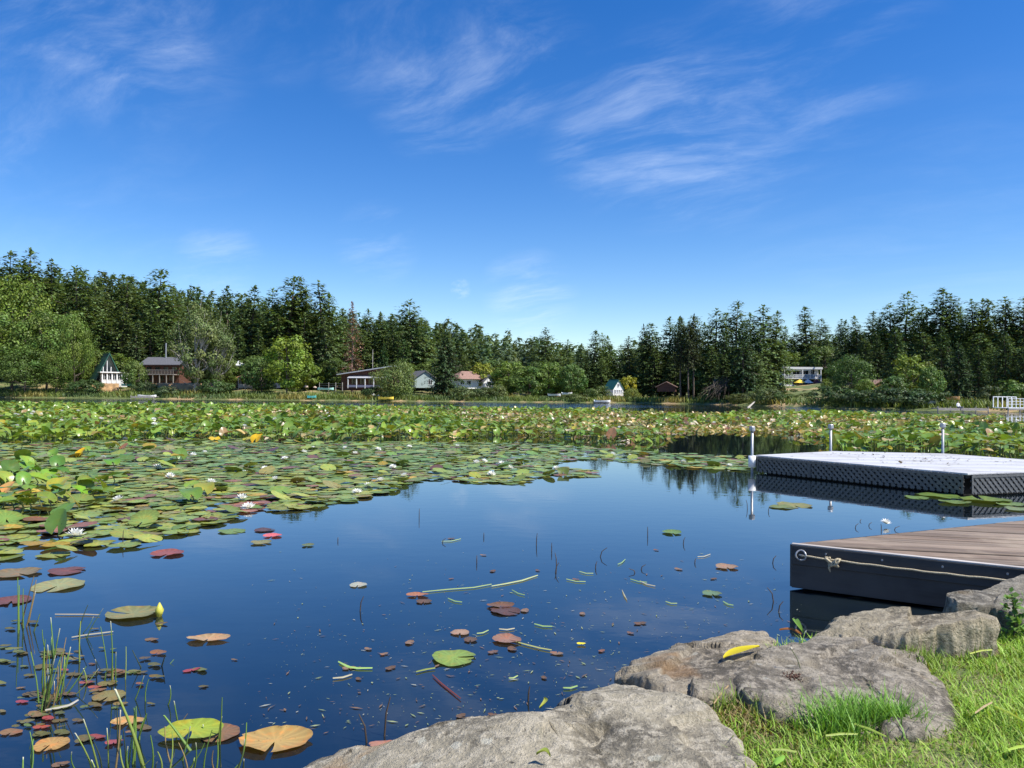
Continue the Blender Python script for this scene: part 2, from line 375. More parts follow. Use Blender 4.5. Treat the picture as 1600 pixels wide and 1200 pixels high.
WILLOW = broadleaf(33, 8, 4.4, clumps=95, leaves=95, size=.24, col=(.14, .19, .05), base=.02, drop=1.2, zc=.5)
BUSH = [broadleaf(41, 3, 2.2, clumps=40, leaves=70, size=.2, col=(.085, .13, .03), base=.02, zc=.45, limbs=8), broadleaf(42, 3, 2.4, clumps=40, leaves=70, size=.2, col=(.10, .14, .045), base=.02, zc=.45, limbs=8)]
ASPEN = broadleaf(51, 16, 5.2, clumps=85, leaves=70, size=.34, col=(.15, .19, .06), sparse=1.3, bark=M_palebark, limbs=20, zc=.58)
YELLOWT = broadleaf(52, 5, 1.9, clumps=34, leaves=60, size=.24, col=(.34, .33, .03), base=.2)
def tree(name, tpl, px, Y, h, label, group, Hn, wide=1.0, tint=(1, 1, 1), cat='tree', dz=-.1, rz=None):
    k = h / Hn; e = empty(name, on(px, Y, dz), rnd.uniform(0, 6.28) if rz is None else rz)
    e.scale = (k * wide, k * wide, k)
    link('trunk', tpl[0], parent=e); c = link('crown', tpl[1], parent=e); c.color = (*tint, 1)
    tag(e, label, cat, group); return e
def htop(px, ytop, Y): return P(px, ytop, Y).z - TZ(px, Y) + .1
# conifers whose tops stand out on the skyline: column, top row, depth, template
SKY = [(9, 392, 205, 0, 1), (46, 390, 200, 1, .9), (70, 408, 205, 2, 1), (117, 419, 200, 3, 1.15), (95, 440, 215, 5, 1), (150, 436, 210, 0, 1), (168, 433, 215, 5, 1), (184, 430, 215, 2, 1), (198, 432, 205, 6, .9),
       (245, 421, 200, 3, 1.2), (222, 442, 210, 4, 1), (270, 452, 210, 1, 1), (295, 453, 215, 5, .9), (330, 470, 210, 0, 1), (360, 448, 205, 2, 1), (377, 462, 200, 5, 1), (392, 446, 200, 0, 1), (410, 470, 205, 4, 1),
       (423, 452, 195, 1, 1), (452, 434, 195, 3, 1.2), (466, 432, 198, 6, .8), (482, 462, 205, 4, 1), (501, 442, 195, 2, 1.15), (517, 458, 198, 0, 1), (535, 482, 205, 5, 1), (575, 484, 215, 1, .9), (597, 488, 215, 0, 1), (618, 492, 215, 2, 1),
       (642, 470, 200, 4, 1.25), (663, 500, 205, 0, 1), (620, 520, 195, 5, 1), (600, 520, 195, 2, 1), (565, 515, 198, 6, 1), (430, 490, 190, 0, 1.1), (475, 490, 190, 1, 1.1), (510, 495, 188, 4, 1), (345, 500, 195, 4, 1.1), (290, 490, 192, 6, 1.1),
       (235, 480, 190, 0, 1.1), (190, 480, 190, 1, 1.1), (155, 485, 192, 4, 1), (260, 500, 186, 2, 1), (210, 500, 184, 5, 1), (370, 510, 188, 5, 1), (400, 515, 186, 2, 1),
       (854, 513, 190, 4, 1), (832, 540, 195, 0, 1), (882, 532, 190, 2, 1), (905, 538, 200, 5, 1), (870, 550, 186, 6, 1), (928, 516, 180, 0, 1.1), (944, 522, 184, 2, 1), (953, 526, 188, 5, 1), (968, 540, 186, 1, 1), (985, 527, 180, 4, 1), (915, 555, 178, 4, 1.2), (940, 560, 174, 6, 1),
       (1003, 530, 184, 5, 1), (1018, 504, 172, 0, 1.15), (1032, 520, 178, 2, 1), (1045, 497, 172, 1, 1), (1057, 496, 168, 5, 1), (1070, 499, 172, 2, 1), (1085, 493, 164, 6, 1), (1102, 505, 168, 0, 1), (1118, 483, 160, 4, 1.05), (1134, 490, 162, 5, 1),
       (1150, 471, 154, 3, 1.0), (1173, 490, 158, 1, 1), (1197, 478, 150, 4, 1.2), (1212, 486, 152, 0, 1), (1185, 510, 146, 2, 1.1), (1240, 520, 230, 4, 1.2), (1260, 478, 222, 0, 1.1), (1282, 498, 225, 6, 1), (1308, 500, 220, 2, 1.1), (1225, 510, 226, 5, 1), (1295, 525, 214, 4, 1),
       (1340, 495, 190, 5, 1.1), (1362, 488, 186, 1, 1.1), (1378, 498, 182, 0, 1), (1392, 475, 180, 4, 1.2), (1415, 458, 176, 3, 1.1), (1432, 478, 176, 2, 1.1), (1450, 480, 170, 6, 1.1), (1468, 451, 166, 0, 1.25), (1482, 460, 166, 4, 1.1), (1500, 482, 160, 1, 1.1), (1515, 470, 156, 2, 1.1), (1533, 467, 156, 0, 1.1), (1547, 468, 156, 6, 1),
       (1565, 466, 150, 4, 1.1), (1582, 478, 150, 5, 1.1), (1598, 465, 148, 1, 1.1), (1625, 470, 148, 0, 1.1), (1350, 530, 165, 4, 1.2), (1400, 525, 150, 0, 1.2), (1445, 520, 142, 4, 1.2), (1530, 520, 128, 6, 1.3), (1575, 525, 124, 0, 1.3), (1610, 520, 122, 4, 1.3), (1555, 545, 118, 1, 1.3), (1310, 540, 200, 6, 1.2), (1650, 500, 130, 2, 1.2), (1690, 480, 140, 0, 1.2), (-30, 400, 205, 4, 1.1), (-70, 410, 205, 0, 1.1),
       (1020, 545, 165, 4, 1.2), (1055, 550, 160, 6, 1.1), (1110, 540, 148, 0, 1.2), (1150, 535, 142, 4, 1.25), (1178, 548, 138, 6, 1.2), (1130, 555, 141, 1, 1.2)]
FIRK = ['full dark', 'open branched', 'slender pointed', 'flat topped', 'broad based', 'thin spired', 'ragged wide']
MARKS = [(18, 'the tallest round leafy tree'), (72, 'the dark leafy clump'), (122, 'the cabin side tree'), (170, 'the green roofed cabin'), (206, 'the small round tree'), (253, 'the brown house'), (305, 'the thin leaved pale tree'), (340, 'the half bare tree'), (385, 'the gazebo'), (412, 'the dark shed'), (449, 'the bright green tree'),
         (509, 'the mint green boat'), (551, 'the dead rusty conifer'), (582, 'the bare pole'), (620, 'the pale willow'), (664, 'the grey green house end'), (697, 'the broad dark spruce'), (741, 'the red brown roof'), (795, 'the olive tree'), (828, 'the rounded leafy tree'), (866, 'the pale boat'), (900, 'the low willow shrub'), (933, 'the round bush'), (966, 'the white cottage'), (983, 'the golden tree'),
         (1041, 'the brown shed'), (1075, 'the bare trunked pines'), (1120, 'the dead grey boughs'), (1172, 'the pale fallen log'), (1200, 'the willow shrub'), (1230, 'the white house left end'), (1251, 'the white house'), (1280, 'the white house right end'), (1332, 'the dark round tree'), (1377, 'the hidden brown roof'), (1425, 'the yellow green tree'), (1456, 'the upturned grey boat'),
         (1497, 'the seated person'), (1535, 'the olive shrub'), (1570, 'the white railed dock'), (1600, 'the right frame edge')]
def near_mark(px):
    m = min(MARKS, key=lambda q: abs(q[0] - px)); d = px - m[0]
    return ('directly behind' if abs(d) < 7 else ('just left of' if d < 0 else 'just right of')), m[1]
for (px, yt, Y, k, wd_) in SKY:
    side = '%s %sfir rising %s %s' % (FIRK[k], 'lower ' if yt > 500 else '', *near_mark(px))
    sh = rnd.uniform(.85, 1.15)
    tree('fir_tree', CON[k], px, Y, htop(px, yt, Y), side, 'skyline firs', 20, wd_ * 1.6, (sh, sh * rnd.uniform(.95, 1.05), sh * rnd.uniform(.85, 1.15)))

# lower firs standing between and behind those, closing the wall of the wood
fr_ = random.Random(21); _px = -60.0
while _px < 1665:
    nb = sorted(SKY, key=lambda q: abs(q[0] - _px))[:3]; Y = max(q[2] for q in nb) + fr_.uniform(-2, 8); yt = sum(q[1] for q in nb) / 3 + fr_.uniform(14, 62); k = fr_.randrange(7); sh = fr_.uniform(.8, 1.35)
    if not (735 < _px < 830):
        tree('fir_tree', CON[k], _px, Y, max(5.0, htop(_px, yt, Y)), '%s infill fir %s %s' % (FIRK[k], *near_mark(_px)), 'infill firs', 20, fr_.uniform(1.6, 2.1), (sh * fr_.uniform(.9, 1.2), sh, sh * fr_.uniform(.8, 1.0)))
    _px += fr_.uniform(9, 15)
# the wood covering the hill behind: reads as one mass
def hill_wood():
    r = np.random.default_rng(5); parts = []
    tiers = []
    for i in range(9):
        tt = i / 9; rr = (1 - tt) ** .8
        for j in range(9):
            a = r.uniform(0, 6.28); q = rr * r.uniform(.45, 1.0)
            tiers.append((math.cos(a) * q * .19, math.sin(a) * q * .19, .1 + .88 * tt + r.normal(0, .02), a, .16 * (1.1 - .6 * tt)))
    tiers.append((0, 0, .93, 0, .07)); tiers = np.array(tiers)
    tv, tf, _ = scatter(DIA_V, DIA_F, rots(tiers[:, 3] - 1.57 + r.normal(0, .5, len(tiers)), -.35 + r.normal(0, .4, len(tiers))), np.stack([tiers[:, 4] * .8, tiers[:, 4] * 1.1, tiers[:, 4]], -1), tiers[:, :3], np.ones((len(tiers), 3)))
    n = 1900
    px = r.uniform(-500, 1010, n); Y = 215 + 260 * r.random(n) ** 1.0
    k = ((px < 930) | (Y < 300)); px, Y = px[k], Y[k]; n = len(px)
    h = r.uniform(10, 18, n); loc = np.stack([(px - 800) / FPX * Y, Y, terr(px, Y)], -1)
    col = np.array([[.085, .135, .056]]) * r.uniform(.7, 1.3, (n, 1)) * np.stack([r.uniform(.85, 1.25, n), np.ones(n), r.uniform(.8, 1.2, n)], -1)
    m = 420; px2 = r.uniform(990, 1900, m); Y2 = np.interp(px2, [990, 1250, 1900], [190, 235, 165]) + 70 * r.random(m)
    h = np.concatenate([h, r.uniform(9, 15, m)]); loc = np.concatenate([loc, np.stack([(px2 - 800) / FPX * Y2, Y2, terr(px2, Y2)], -1)]); col = np.concatenate([col, np.array([[.08, .128, .054]]) * r.uniform(.7, 1.3, (m, 1))]); n += m
    return scatter(tv, tf, rots(r.uniform(0, 6.28, n), r.normal(0, .02, n)), np.stack([h * .95, h * .95, h], -1), loc, col, np.tile([.7, .95, 1.15, .95], len(tiers)))
V, F, C = hill_wood()
tag(link('hill_forest', npmesh('hill_forest', V, F, C), M_needle), 'distant conifer forest covering the hill and filling in behind the shore firs', 'forest', kind='stuff')

# understory between the firs and the shore
for i, (px, Y, h, k) in enumerate([(40, 182, 9, 0), (150, 184, 9, 1), (190, 182, 8, 0), (255, 186, 8, 1), (350, 176, 8, 0), (400, 180, 9, 1), (480, 180, 8, 0), (520, 186, 9, 1), (640, 184, 8, 0), (680, 184, 8, 1), (770, 186, 9, 1), (800, 180, 9, 0), (850, 176, 8, 1), (885, 172, 7, 1),
                                   (1000, 172, 6, 1), (1040, 172, 7, 1), (1090, 160, 6, 1), (1135, 150, 6, 1), (1240, 214, 9, 0), (1290, 208, 9, 1), (1320, 190, 9, 1), (1370, 150, 8, 1), (1400, 135, 7, 0), (1470, 125, 7, 1), (1530, 112, 6, 0), (1570, 108, 6, 1), (1600, 106, 6, 0), (1640, 106, 6, 1)]):
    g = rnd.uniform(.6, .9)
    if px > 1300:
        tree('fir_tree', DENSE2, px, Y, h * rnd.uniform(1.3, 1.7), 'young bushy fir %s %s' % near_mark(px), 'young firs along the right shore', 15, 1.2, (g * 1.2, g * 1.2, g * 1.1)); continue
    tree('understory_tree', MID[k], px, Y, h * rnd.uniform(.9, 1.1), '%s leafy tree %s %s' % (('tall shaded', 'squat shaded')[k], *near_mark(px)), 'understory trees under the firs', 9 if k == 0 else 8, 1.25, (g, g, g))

ST = lambda name, tpl, px, yt, Y, Hn, label, wide=1.0, tint=(1, 1, 1), cat='tree', group=None, rz=None: tree(name, tpl, px, Y, htop(px, yt, Y), label, group, Hn, wide, tint, cat, rz=rz)
ST('broadleaf_tree', BIG[0], 18, 428, 172, 16, 'tallest round leafy tree at the left edge of the far shore', .80, (1.1, 1.08, .9))
ST('broadleaf_tree', BIG[1], 72, 478, 168, 14, 'dark green leafy tree amid the big clump left of the cabin', .9)
ST('broadleaf_tree', BIG[2], 116, 487, 166, 15, 'leafy tree with sunny yellow green flank overhanging the green roofed cabin', .5, (1.08, 1.08, .9))
ST('broadleaf_tree', BIG[1], -30, 470, 165, 14, 'leafy tree cut by the left edge of the picture', 1)
ST('broadleaf_tree', BIG[2], 40, 535, 163, 15, 'lower dark leafy tree hanging over the far pads at left', 1.25, (.8, .85, .9))
ST('broadleaf_tree', BIG[0], 88, 545, 163, 16, 'low leafy tree in front of the big clump near the green roofed cabin', .9, (.85, .9, .9))
ST('broadleaf_tree', MID[1], 211, 560, 165, 8, 'small round leafy tree between the green roofed cabin and the brown house', .8, (.95, .9, .95))
ST('aspen_tree', ASPEN, 305, 475, 162, 16, 'tall thin leaved tree with pale bare branches beside the brown house', .82)
ST('aspen_tree', ASPEN, 338, 500, 164, 16, 'shorter half bare grey branched tree right of the tall thin leaved one', .75, (.8, .85, .8), rz=2.0)
ST('broadleaf_tree', MID[0], 449, 519, 158, 9, 'bright green upright leafy tree standing alone on the shore', 1.0, (1.12, 1.1, .9))
ST('broadleaf_tree', MID[1], 408, 555, 163, 8, 'dull green leafy tree behind the wooden gazebo', 1.0, (.75, .8, .9))
ST('dead_conifer', DEADC, 551, 474, 178, 17, 'dead rusty brown conifer with bare twigs among green firs', 1.0)
ST('fir_tree', FRESH, 632, 533, 176, 10, 'light green young conifer behind the willow bush', .95)
ST('fir_tree', FRESH, 598, 540, 186, 10, 'fresh green conifer behind the flat roofed dark house', .8, (.8, .9, 1))
ST('willow_tree', WILLOW, 620, 560, 154, 8, 'rounded pale green willow on the water edge beside the dark low house', .95)
ST('fir_tree', DENSE, 697, 517, 160, 15, 'broad dark spruce with drooping boughs hiding the grey green house', 1.1)
ST('shrub', BUSH[1], 727, 601, 154, 3, 'wide olive shrub on the shore before the red brown roof', 1.5, cat='shrub')
ST('shrub', BUSH[0], 755, 603, 155, 3, 'darker shrub touching the wide olive one before the red brown roof', 1.3, (.8, .8, 1), cat='shrub')
ST('shrub', BUSH[1], 778, 597, 157, 3, 'small pale shrub right of the white gabled house end', .8, (1.2, 1.15, 1), cat='shrub')
ST('broadleaf_tree', MID[0], 757, 563, 172, 9, 'yellow green leafy tree behind the red brown roof', 1.1, (1.5, 1.15, 1))
for k, (px, yt, Y, wd_, tn) in enumerate([(795, 562, 166, 1.3, (.85, .9, 1)), (828, 570, 162, 1.3, (.9, .95, 1)), (858, 563, 164, 1.1, (.75, .85, .9)), (893, 566, 162, .9, (.8, .9, .95))]):
    ST('broadleaf_tree', MID[k % 2], px, yt, Y, (9, 8)[k % 2], ['olive leafy tree just right of the red brown roof', 'rounded leafy tree second from the red brown roof', 'leafy tree third from the red brown roof', 'narrow leafy tree before the tall firs left of the white cottage'][k], wd_, tn)
ST('shrub', BUSH[0], 933, 601, 156, 3, 'round green bush left of the small white cottage', 1.1, cat='shrub')
ST('shrub', BUSH[1], 900, 613, 153, 3, 'low pale willow shrub on the shore left of the white cottage', 2.2, (1.05, 1, .9), cat='shrub')
ST('yellow_tree', YELLOWT, 981, 584, 163, 5, 'small golden yellow tree right of the white cottage', .9)
ST('willow_tree', WILLOW, 987, 605, 156, 8, 'pale yellow green shrub in front of the golden tree', 1.15, (1.25, 1.12, .9), cat='shrub')
for k, (px, yt, Y) in enumerate([(1064, 498, 148), (1076, 505, 146), (1083, 492, 147), (1006, 508, 176), (1012, 520, 178)]):
    ST('pine_tree', PINE, px, yt, Y, 17, ['tall pine with long bare leaning trunk', 'slim bare trunked pine between two taller pines', 'tall pine with pale bare trunk right of the leaning one', 'dark trunked pine just right of the golden tree', 'second dark trunked pine right of the golden tree'][k], .8)
ST('fir_tree', DENSE2, 1132, 520, 142, 15, 'spreading fir with dead grey boughs over the shore', 1.0, (.95, .95, 1))
ST('fir_tree', DENSE2, 1160, 505, 136, 15, 'dense dark fir overhanging the shaded water edge', 1.1, (.8, .85, .95))
ST('shrub', BUSH[1], 1200, 602, 127, 3, 'willow shrub at the water edge below the white house', 1.25, (.95, .95, 1), cat='shrub')
ST('shrub', BUSH[0], 1220, 611, 125, 3, 'shrub right of the willow shrub below the white house', 1.0, (.8, .9, .9), cat='shrub')
for k, (px, yt, Y, l) in enumerate([(1240, 607, 160, 'garden bush below the deck of the white house'), (1258, 609, 156, 'garden bush under the parasols of the white house'), (1274, 608, 152, 'low garden bush at the right corner of the white house')]):
    ST('shrub', BUSH[k % 2], px, yt, Y, 3, l, 1.5, (.8, .85, .9), cat='shrub')
ST('broadleaf_tree', MID[0], 1292, 590, 160, 9, 'yellow green small tree right of the white house', 1.1, (1.1, 1.05, .9))
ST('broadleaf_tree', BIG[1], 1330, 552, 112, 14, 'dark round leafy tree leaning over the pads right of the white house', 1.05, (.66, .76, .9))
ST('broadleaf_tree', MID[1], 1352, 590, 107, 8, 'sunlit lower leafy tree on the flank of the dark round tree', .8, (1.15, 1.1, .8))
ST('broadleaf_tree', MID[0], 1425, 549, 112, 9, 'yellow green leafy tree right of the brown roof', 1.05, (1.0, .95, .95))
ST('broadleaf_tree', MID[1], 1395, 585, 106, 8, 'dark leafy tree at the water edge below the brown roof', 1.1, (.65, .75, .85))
for k, (px, yt, Y, wd_, l) in enumerate([(1306, 600, 109, 1.5, 'low dark shore bush under the left flank of the dark round tree'), (1345, 606, 106, 1.5, 'low dark shore bush under the right flank of the dark round tree'), (1375, 603, 103, 1.4, 'low shore bush below the hidden brown roof'), (1412, 602, 101, 1.5, 'low shore bush under the yellow green tree'), (1444, 604, 100, 1.3, 'low shore bush right of the yellow green tree'),
                                         (1212, 602, 150, 1.2, 'sunny bush left of the white house deck'), (1296, 604, 140, 1.5, 'bush on the slope right of the white house'), (1262, 612, 138, 1.7, 'brownish bush on the slope below the parasols'), (1236, 614, 136, 1.6, 'olive bush on the slope below the white house'), (1160, 612, 133, 1.6, 'shaded bush behind the fallen log'), (1104, 614, 141, 1.3, 'grassy bush left of the dead boughs')]):
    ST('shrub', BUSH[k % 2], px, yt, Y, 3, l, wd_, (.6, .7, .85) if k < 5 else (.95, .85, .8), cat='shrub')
ST('broadleaf_tree', MID[1], 1455, 570, 106, 8, 'small leafy tree between the yellow green tree and the spruce', .7, (.85, .95, .95))
ST('fir_tree', DENSE, 1497, 535, 110, 15, 'broad dark spruce behind the person on the far dock', 1.0, (.9, .95, 1))
ST('shrub', BUSH[1], 1475, 622, 99, 3, 'low olive grassy shrub left of the seated person', 1.6, (.9, .85, .7), cat='shrub')
ST('shrub', BUSH[0], 1535, 622, 99, 3, 'low olive shrub right of the seated person', 1.5, (.95, .85, .8), cat='shrub')
ST('shrub', BUSH[1], 1552, 598, 103, 3, 'grey green shrub left of the white railed dock', .9, (.75, .75, .9), cat='shrub')
ST('shrub', BUSH[0], 1590, 590, 102, 3, 'leafy bush behind the white railed dock', 1.0, (1.0, 1.1, .9), cat='shrub')
for k, (px, yt, Y, wd_, l) in enumerate([(135, 590, 162, 1.3, 'dark low shrub left of the orange bank'), (228, 594, 163, 1.1, 'shrub at the left foot of the brown house'), (340, 590, 160, 1.3, 'dark shrub at the foot of the half bare tree'), (262, 601, 158, 1.4, 'reedy shrub in front of the brown house'), (580, 602, 154, 1.0, 'small shrub left of the pale willow')]):
    ST('shrub', BUSH[k % 2], px, yt, Y, 3, l, wd_, (.65, .75, .85), cat='shrub')

# fallen pale log and dead boughs at the shaded shore
o = MB().tube([W(1168, 638, -.1), P(1180, 627, 128)], [.16, .10], 8).build('fallen_log', M_palebark); tag(o, 'pale fallen log leaning into the water under dark firs', 'log')
for k in range(2):
    b = MB()
    for q in range(26):
        s0 = P(1120 + rnd.uniform(-4, 12) + 14 * k, rnd.uniform(588, 606), 139 + rnd.uniform(-1, 1)); e = P(1098 + rnd.uniform(-8, 28) + 14 * k, rnd.uniform(604, 626), 134 + rnd.uniform(-2, 2))
        b.tube([s0, (s0 + e) / 2 + Vector((rnd.uniform(-.4, .4), 0, rnd.uniform(0, .6))), e], [.035, .02, .008], 4, False)
    tag(b.build('dead_bough', M_bark), ['tangle of dead grey boughs drooping to the shore below the spreading fir', 'darker tangle of dead boughs right of the first tangle'][k], 'branches')

# ------------------------------------------------------------------ houses and shore things
M_white = plain('white_paint', (.78, .78, .76), .55, .06)
M_cream = plain('cream_siding', (.62, .62, .60), .6, .1)
M_greyroof = plain('grey_roof', (.10, .10, .11), .8, .25, 5)
M_paleroof = plain('pale_metal_roof', (.42, .43, .45), .45, .12, 3)
M_greenroof = plain('green_metal_roof', (.022, .095, .068), .45, .2, 3)
M_brown = plain('brown_siding', (.10, .04, .025), .8, .35, 5, stretch=(1, 1, 4))
M_cedar = plain('cedar_wood', (.34, .19, .075), .75, .35, 6)
M_redroof = plain('brown_red_shingle', (.25, .15, .115), .85, .3, 6)
M_sage = plain('sage_siding', (.33, .40, .38), .7, .1)
M_glass = plain('dark_window', (.02, .025, .03), .08, .3)
M_greywood = plain('weathered_wood', (.30, .27, .23), .85, .3, 6, stretch=(1, 6, 1))
M_yellow = plain('yellow_cloth', (.80, .58, .06), .7, .1)
M_teal = plain('teal_plastic', (.08, .42, .42), .4, .1)
M_mint = plain('mint_plastic', (.40, .68, .60), .4, .1)
M_red = plain('maroon_cloth', (.16, .03, .04), .8, .2)
M_dkblue = plain('dark_blue_tarp', (.03, .04, .07), .6, .3)
M_steel = plain('galvanized_steel', (.36, .37, .38), .45, .15, 10, metal=.5)
M_stone = plain('pale_boulder', (.40, .30, .23), .9, .3, 2)

def gable(e, w, l, hw, hr, wall, roof, over=.35, th=.14, z0=0.0, yo=0.0, xo=0.0):
    # gable faces -y; ridge along y
    m = MB().poly([(xo - w / 2, yo, z0), (xo + w / 2, yo, z0), (xo + w / 2, yo, z0 + hw), (xo, yo, z0 + hw + hr), (xo - w / 2, yo, z0 + hw),
                   (xo - w / 2, yo + l, z0), (xo + w / 2, yo + l, z0), (xo + w / 2, yo + l, z0 + hw), (xo, yo + l, z0 + hw + hr), (xo - w / 2, yo + l, z0 + hw)],
                  [(0, 1, 2, 3, 4), (9, 8, 7, 6, 5), (0, 5, 6, 1), (1, 6, 7, 2), (0, 4, 9, 5)])
    m.build('wall', wall, e)
    sl = hr / (w / 2); r_ = MB()
    for sgn in (-1, 1):
        x1 = xo + sgn * (w / 2 + over); z1 = z0 + hw - over * sl + .03; zt = z0 + hw + hr + .03
        q = [(xo, yo - over, zt), (x1, yo - over, z1), (x1, yo + l + over, z1), (xo, yo + l + over, zt)]
        r_.slab(q if sgn < 0 else q[::-1], -th)
    return r_.build('roof', roof, e)
def window(e, x, y, z, w, h, frame=None, name='window', ny=-1):
    f = MB(); t_ = .07
    for (a, b, c, d) in ((0, h / 2 - t_ / 2, w, t_), (0, -h / 2 + t_ / 2, w, t_), (-w / 2 + t_ / 2, 0, t_, h - 2 * t_), (w / 2 - t_ / 2, 0, t_, h - 2 * t_), (0, 0, .05, h - 2 * t_)):
        f.box((x + a, y + ny * .04, z + b), (c, .10, d))
    f = f.build(name, frame or M_white, e)
    MB().box((x, y + ny * .015, z), (w - .1, .03, h - .1)).build('pane', M_glass, f)
    return f
def site(name, px, Y, ybase, rz, label, cat='house'):
    e = empty(name, P(px, ybase, Y), rz); tag(e, label, cat); return e

# 1 green roofed cabin with white sunroom
e = site('cabin', 170, 176, 599, R(38), 'steep gabled cabin with green roof and white glazed sunroom')
gable(e, 5.4, 7.5, .5, 6.0, M_glass, M_greenroof, z0=.5, over=.55)
for k in range(3): MB().box((-1.2 + k * .8, -.08, 3.0 + (k == 1) * .7), (.14, .10, 1.6 + (k == 1) * 1.4)).build('mullion', M_cream, e)
MB().box((.6, -1.6, -.4), (5.2, 3.0, .8)).build('foundation', M_cream, e)
MB().box((.6, -1.6, 2.48), (6.0, 3.6, .22)).build('porch_roof', M_white, e)
for k in range(6): MB().box((-1.9 + k * 1.0, -3.05, 1.2), (.2, .2, 2.34)).build('post', M_white, e)
MB().box((.6, -2.95, .35), (5.0, .12, .66)).build('sill_wall', M_cream, e)
for k in range(5): window(e, -1.4 + k * 1.0, -2.9, 1.55, .78, 1.6)
MB().box((.6, -.5, 1.2), (5.0, .7, 2.3)).build('inner_wall', M_cream, e)
# 2 brown house
e = site('house', 253, 178, 597, R(-8), 'brown two level house with dark grey roof and tall metal chimney pipe')
MB().box((0, 2.5, 2.0), (8.6, 5.0, 4.6)).build('wall', M_brown, e)
MB().slab([(-5.3, -1.2, 4.0), (5.0, -1.2, 4.0), (5.0, 2.6, 5.9), (-5.3, 2.6, 5.9)], .16).build('roof', M_greyroof, e)
MB().slab([(-5.3, 2.64, 5.9), (5.0, 2.64, 5.9), (5.0, 6.2, 4.2), (-5.3, 6.2, 4.2)], .16).build('roof', M_greyroof, e)
MB().tube([(-.6, 2.4, 5.5), (-.6, 2.4, 9.2)], .16, 10).build('chimney_pipe', M_steel, e)
MB().box((0, -1.2, 1.72), (8.8, 2.3, .16)).build('deck', M_greywood, e)
for k in range(6): MB().box((-4.2 + k * 1.68, -2.25, .6), (.16, .16, 2.1)).build('post', M_greywood, e)
MB().box((0, -2.25, 2.75), (8.7, .08, .1)).build('rail', M_greywood, e)
for k in range(24): MB().box((-4.2 + k * .366, -2.25, 2.25), (.05, .05, .92)).build('baluster', M_greywood, e)
for k in range(4): window(e, -3.2 + k * 2.1, 0, 3.0, 1.3, 1.2, M_brown)
for k in range(3): window(e, -2.9 + k * 2.7, 0, .8, 1.4, 1.2, M_brown)
# 3 cedar gazebo, dark shed, cedar tower behind
e = site('gazebo', 385, 164, 607, R(10), 'small open wooden gazebo with tan pyramid roof')
MB().poly([(-1.9, -1.9, 2.3), (1.9, -1.9, 2.3), (1.9, 1.9, 2.3), (-1.9, 1.9, 2.3), (0, 0, 3.3)], [(0, 1, 4), (1, 2, 4), (2, 3, 4), (3, 0, 4), (3, 2, 1, 0)]).build('roof', M_cedar, e)
for a in (-1.4, 0, 1.4):
    for b in (-1.4, 1.4): MB().box((a, b, 1.0), (.16, .16, 2.6)).build('post', M_greywood, e)
MB().box((0, -1.4, .55), (2.8, .08, .8)).build('railing', M_greywood, e)
e = site('tree_house', 387, 178, 607, R(5), 'orange wooden upper storey with dark roof and white panel behind the gazebo')
MB().box((0, 1, 2.8), (4.4, 2.0, 2.0)).build('wall', M_cedar, e)
MB().slab([(-2.8, -.8, 5.1), (2.9, -.8, 4.7), (2.9, 2.6, 5.0), (-2.8, 2.6, 5.4)], .14).build('roof', M_greyroof, e)
for k in range(5): MB().box((-2.0 + k * 1.0, -.3, 4.2), (.14, .14, 1.3)).build('post', M_cedar, e)
MB().slab([(-2.6, -.9, 5.35), (-.3, -.9, 5.3), (-.4, .8, 6.3), (-2.4, .8, 6.4)], .1).build('white_panel', M_white, e)
for k in range(4): MB().box((-2.0 + k * 1.3, .2, .7), (.2, .2, 2.6)).build('stilt', M_greywood, e)
e = site('shed', 412, 172, 606, R(-5), 'dark low shed in shade right of the gazebo', 'shed')
gable(e, 4.6, 4, 1.8, 1.1, M_dkblue, M_greyroof)
# 4 dark house with low slope roof
e = site('house', 572, 168, 606, R(-6), 'dark brown house with low sloping grey roof and covered porch')
MB().poly([(-5.6, 0, -.6), (5.6, 0, -.6), (5.6, 0, 4.6), (-5.6, 0, 2.9), (-5.6, 6, -.6), (5.6, 6, -.6), (5.6, 6, 4.6), (-5.6, 6, 2.9)], [(0, 1, 2, 3), (7, 6, 5, 4), (0, 3, 7, 4), (1, 5, 6, 2)]).build('wall', M_brown, e)
MB().slab([(-6.3, -1.2, 2.95), (6.4, -1.2, 4.9), (6.4, 6.6, 4.9), (-6.3, 6.6, 2.95)], .2).build('roof', M_paleroof, e)
MB().slab([(-3.6, -2.2, 2.15), (4.6, -2.2, 2.15), (4.6, -.05, 2.65), (-3.6, -.05, 2.65)], .12).build('porch_roof', M_paleroof, e)
for k in range(5): MB().box((-3.4 + k * 1.9, -2.05, 1.0), (.16, .16, 2.2)).build('post', M_white, e)
MB().box((.5, -2.05, .35), (8.2, .1, .5)).build('deck_skirt', plain('blue_grey_paint', (.16, .17, .26), .7, .1), e)
for k in range(4): window(e, -2.6 + k * 1.9, 0, 1.4, 1.5, 1.3, M_brown)
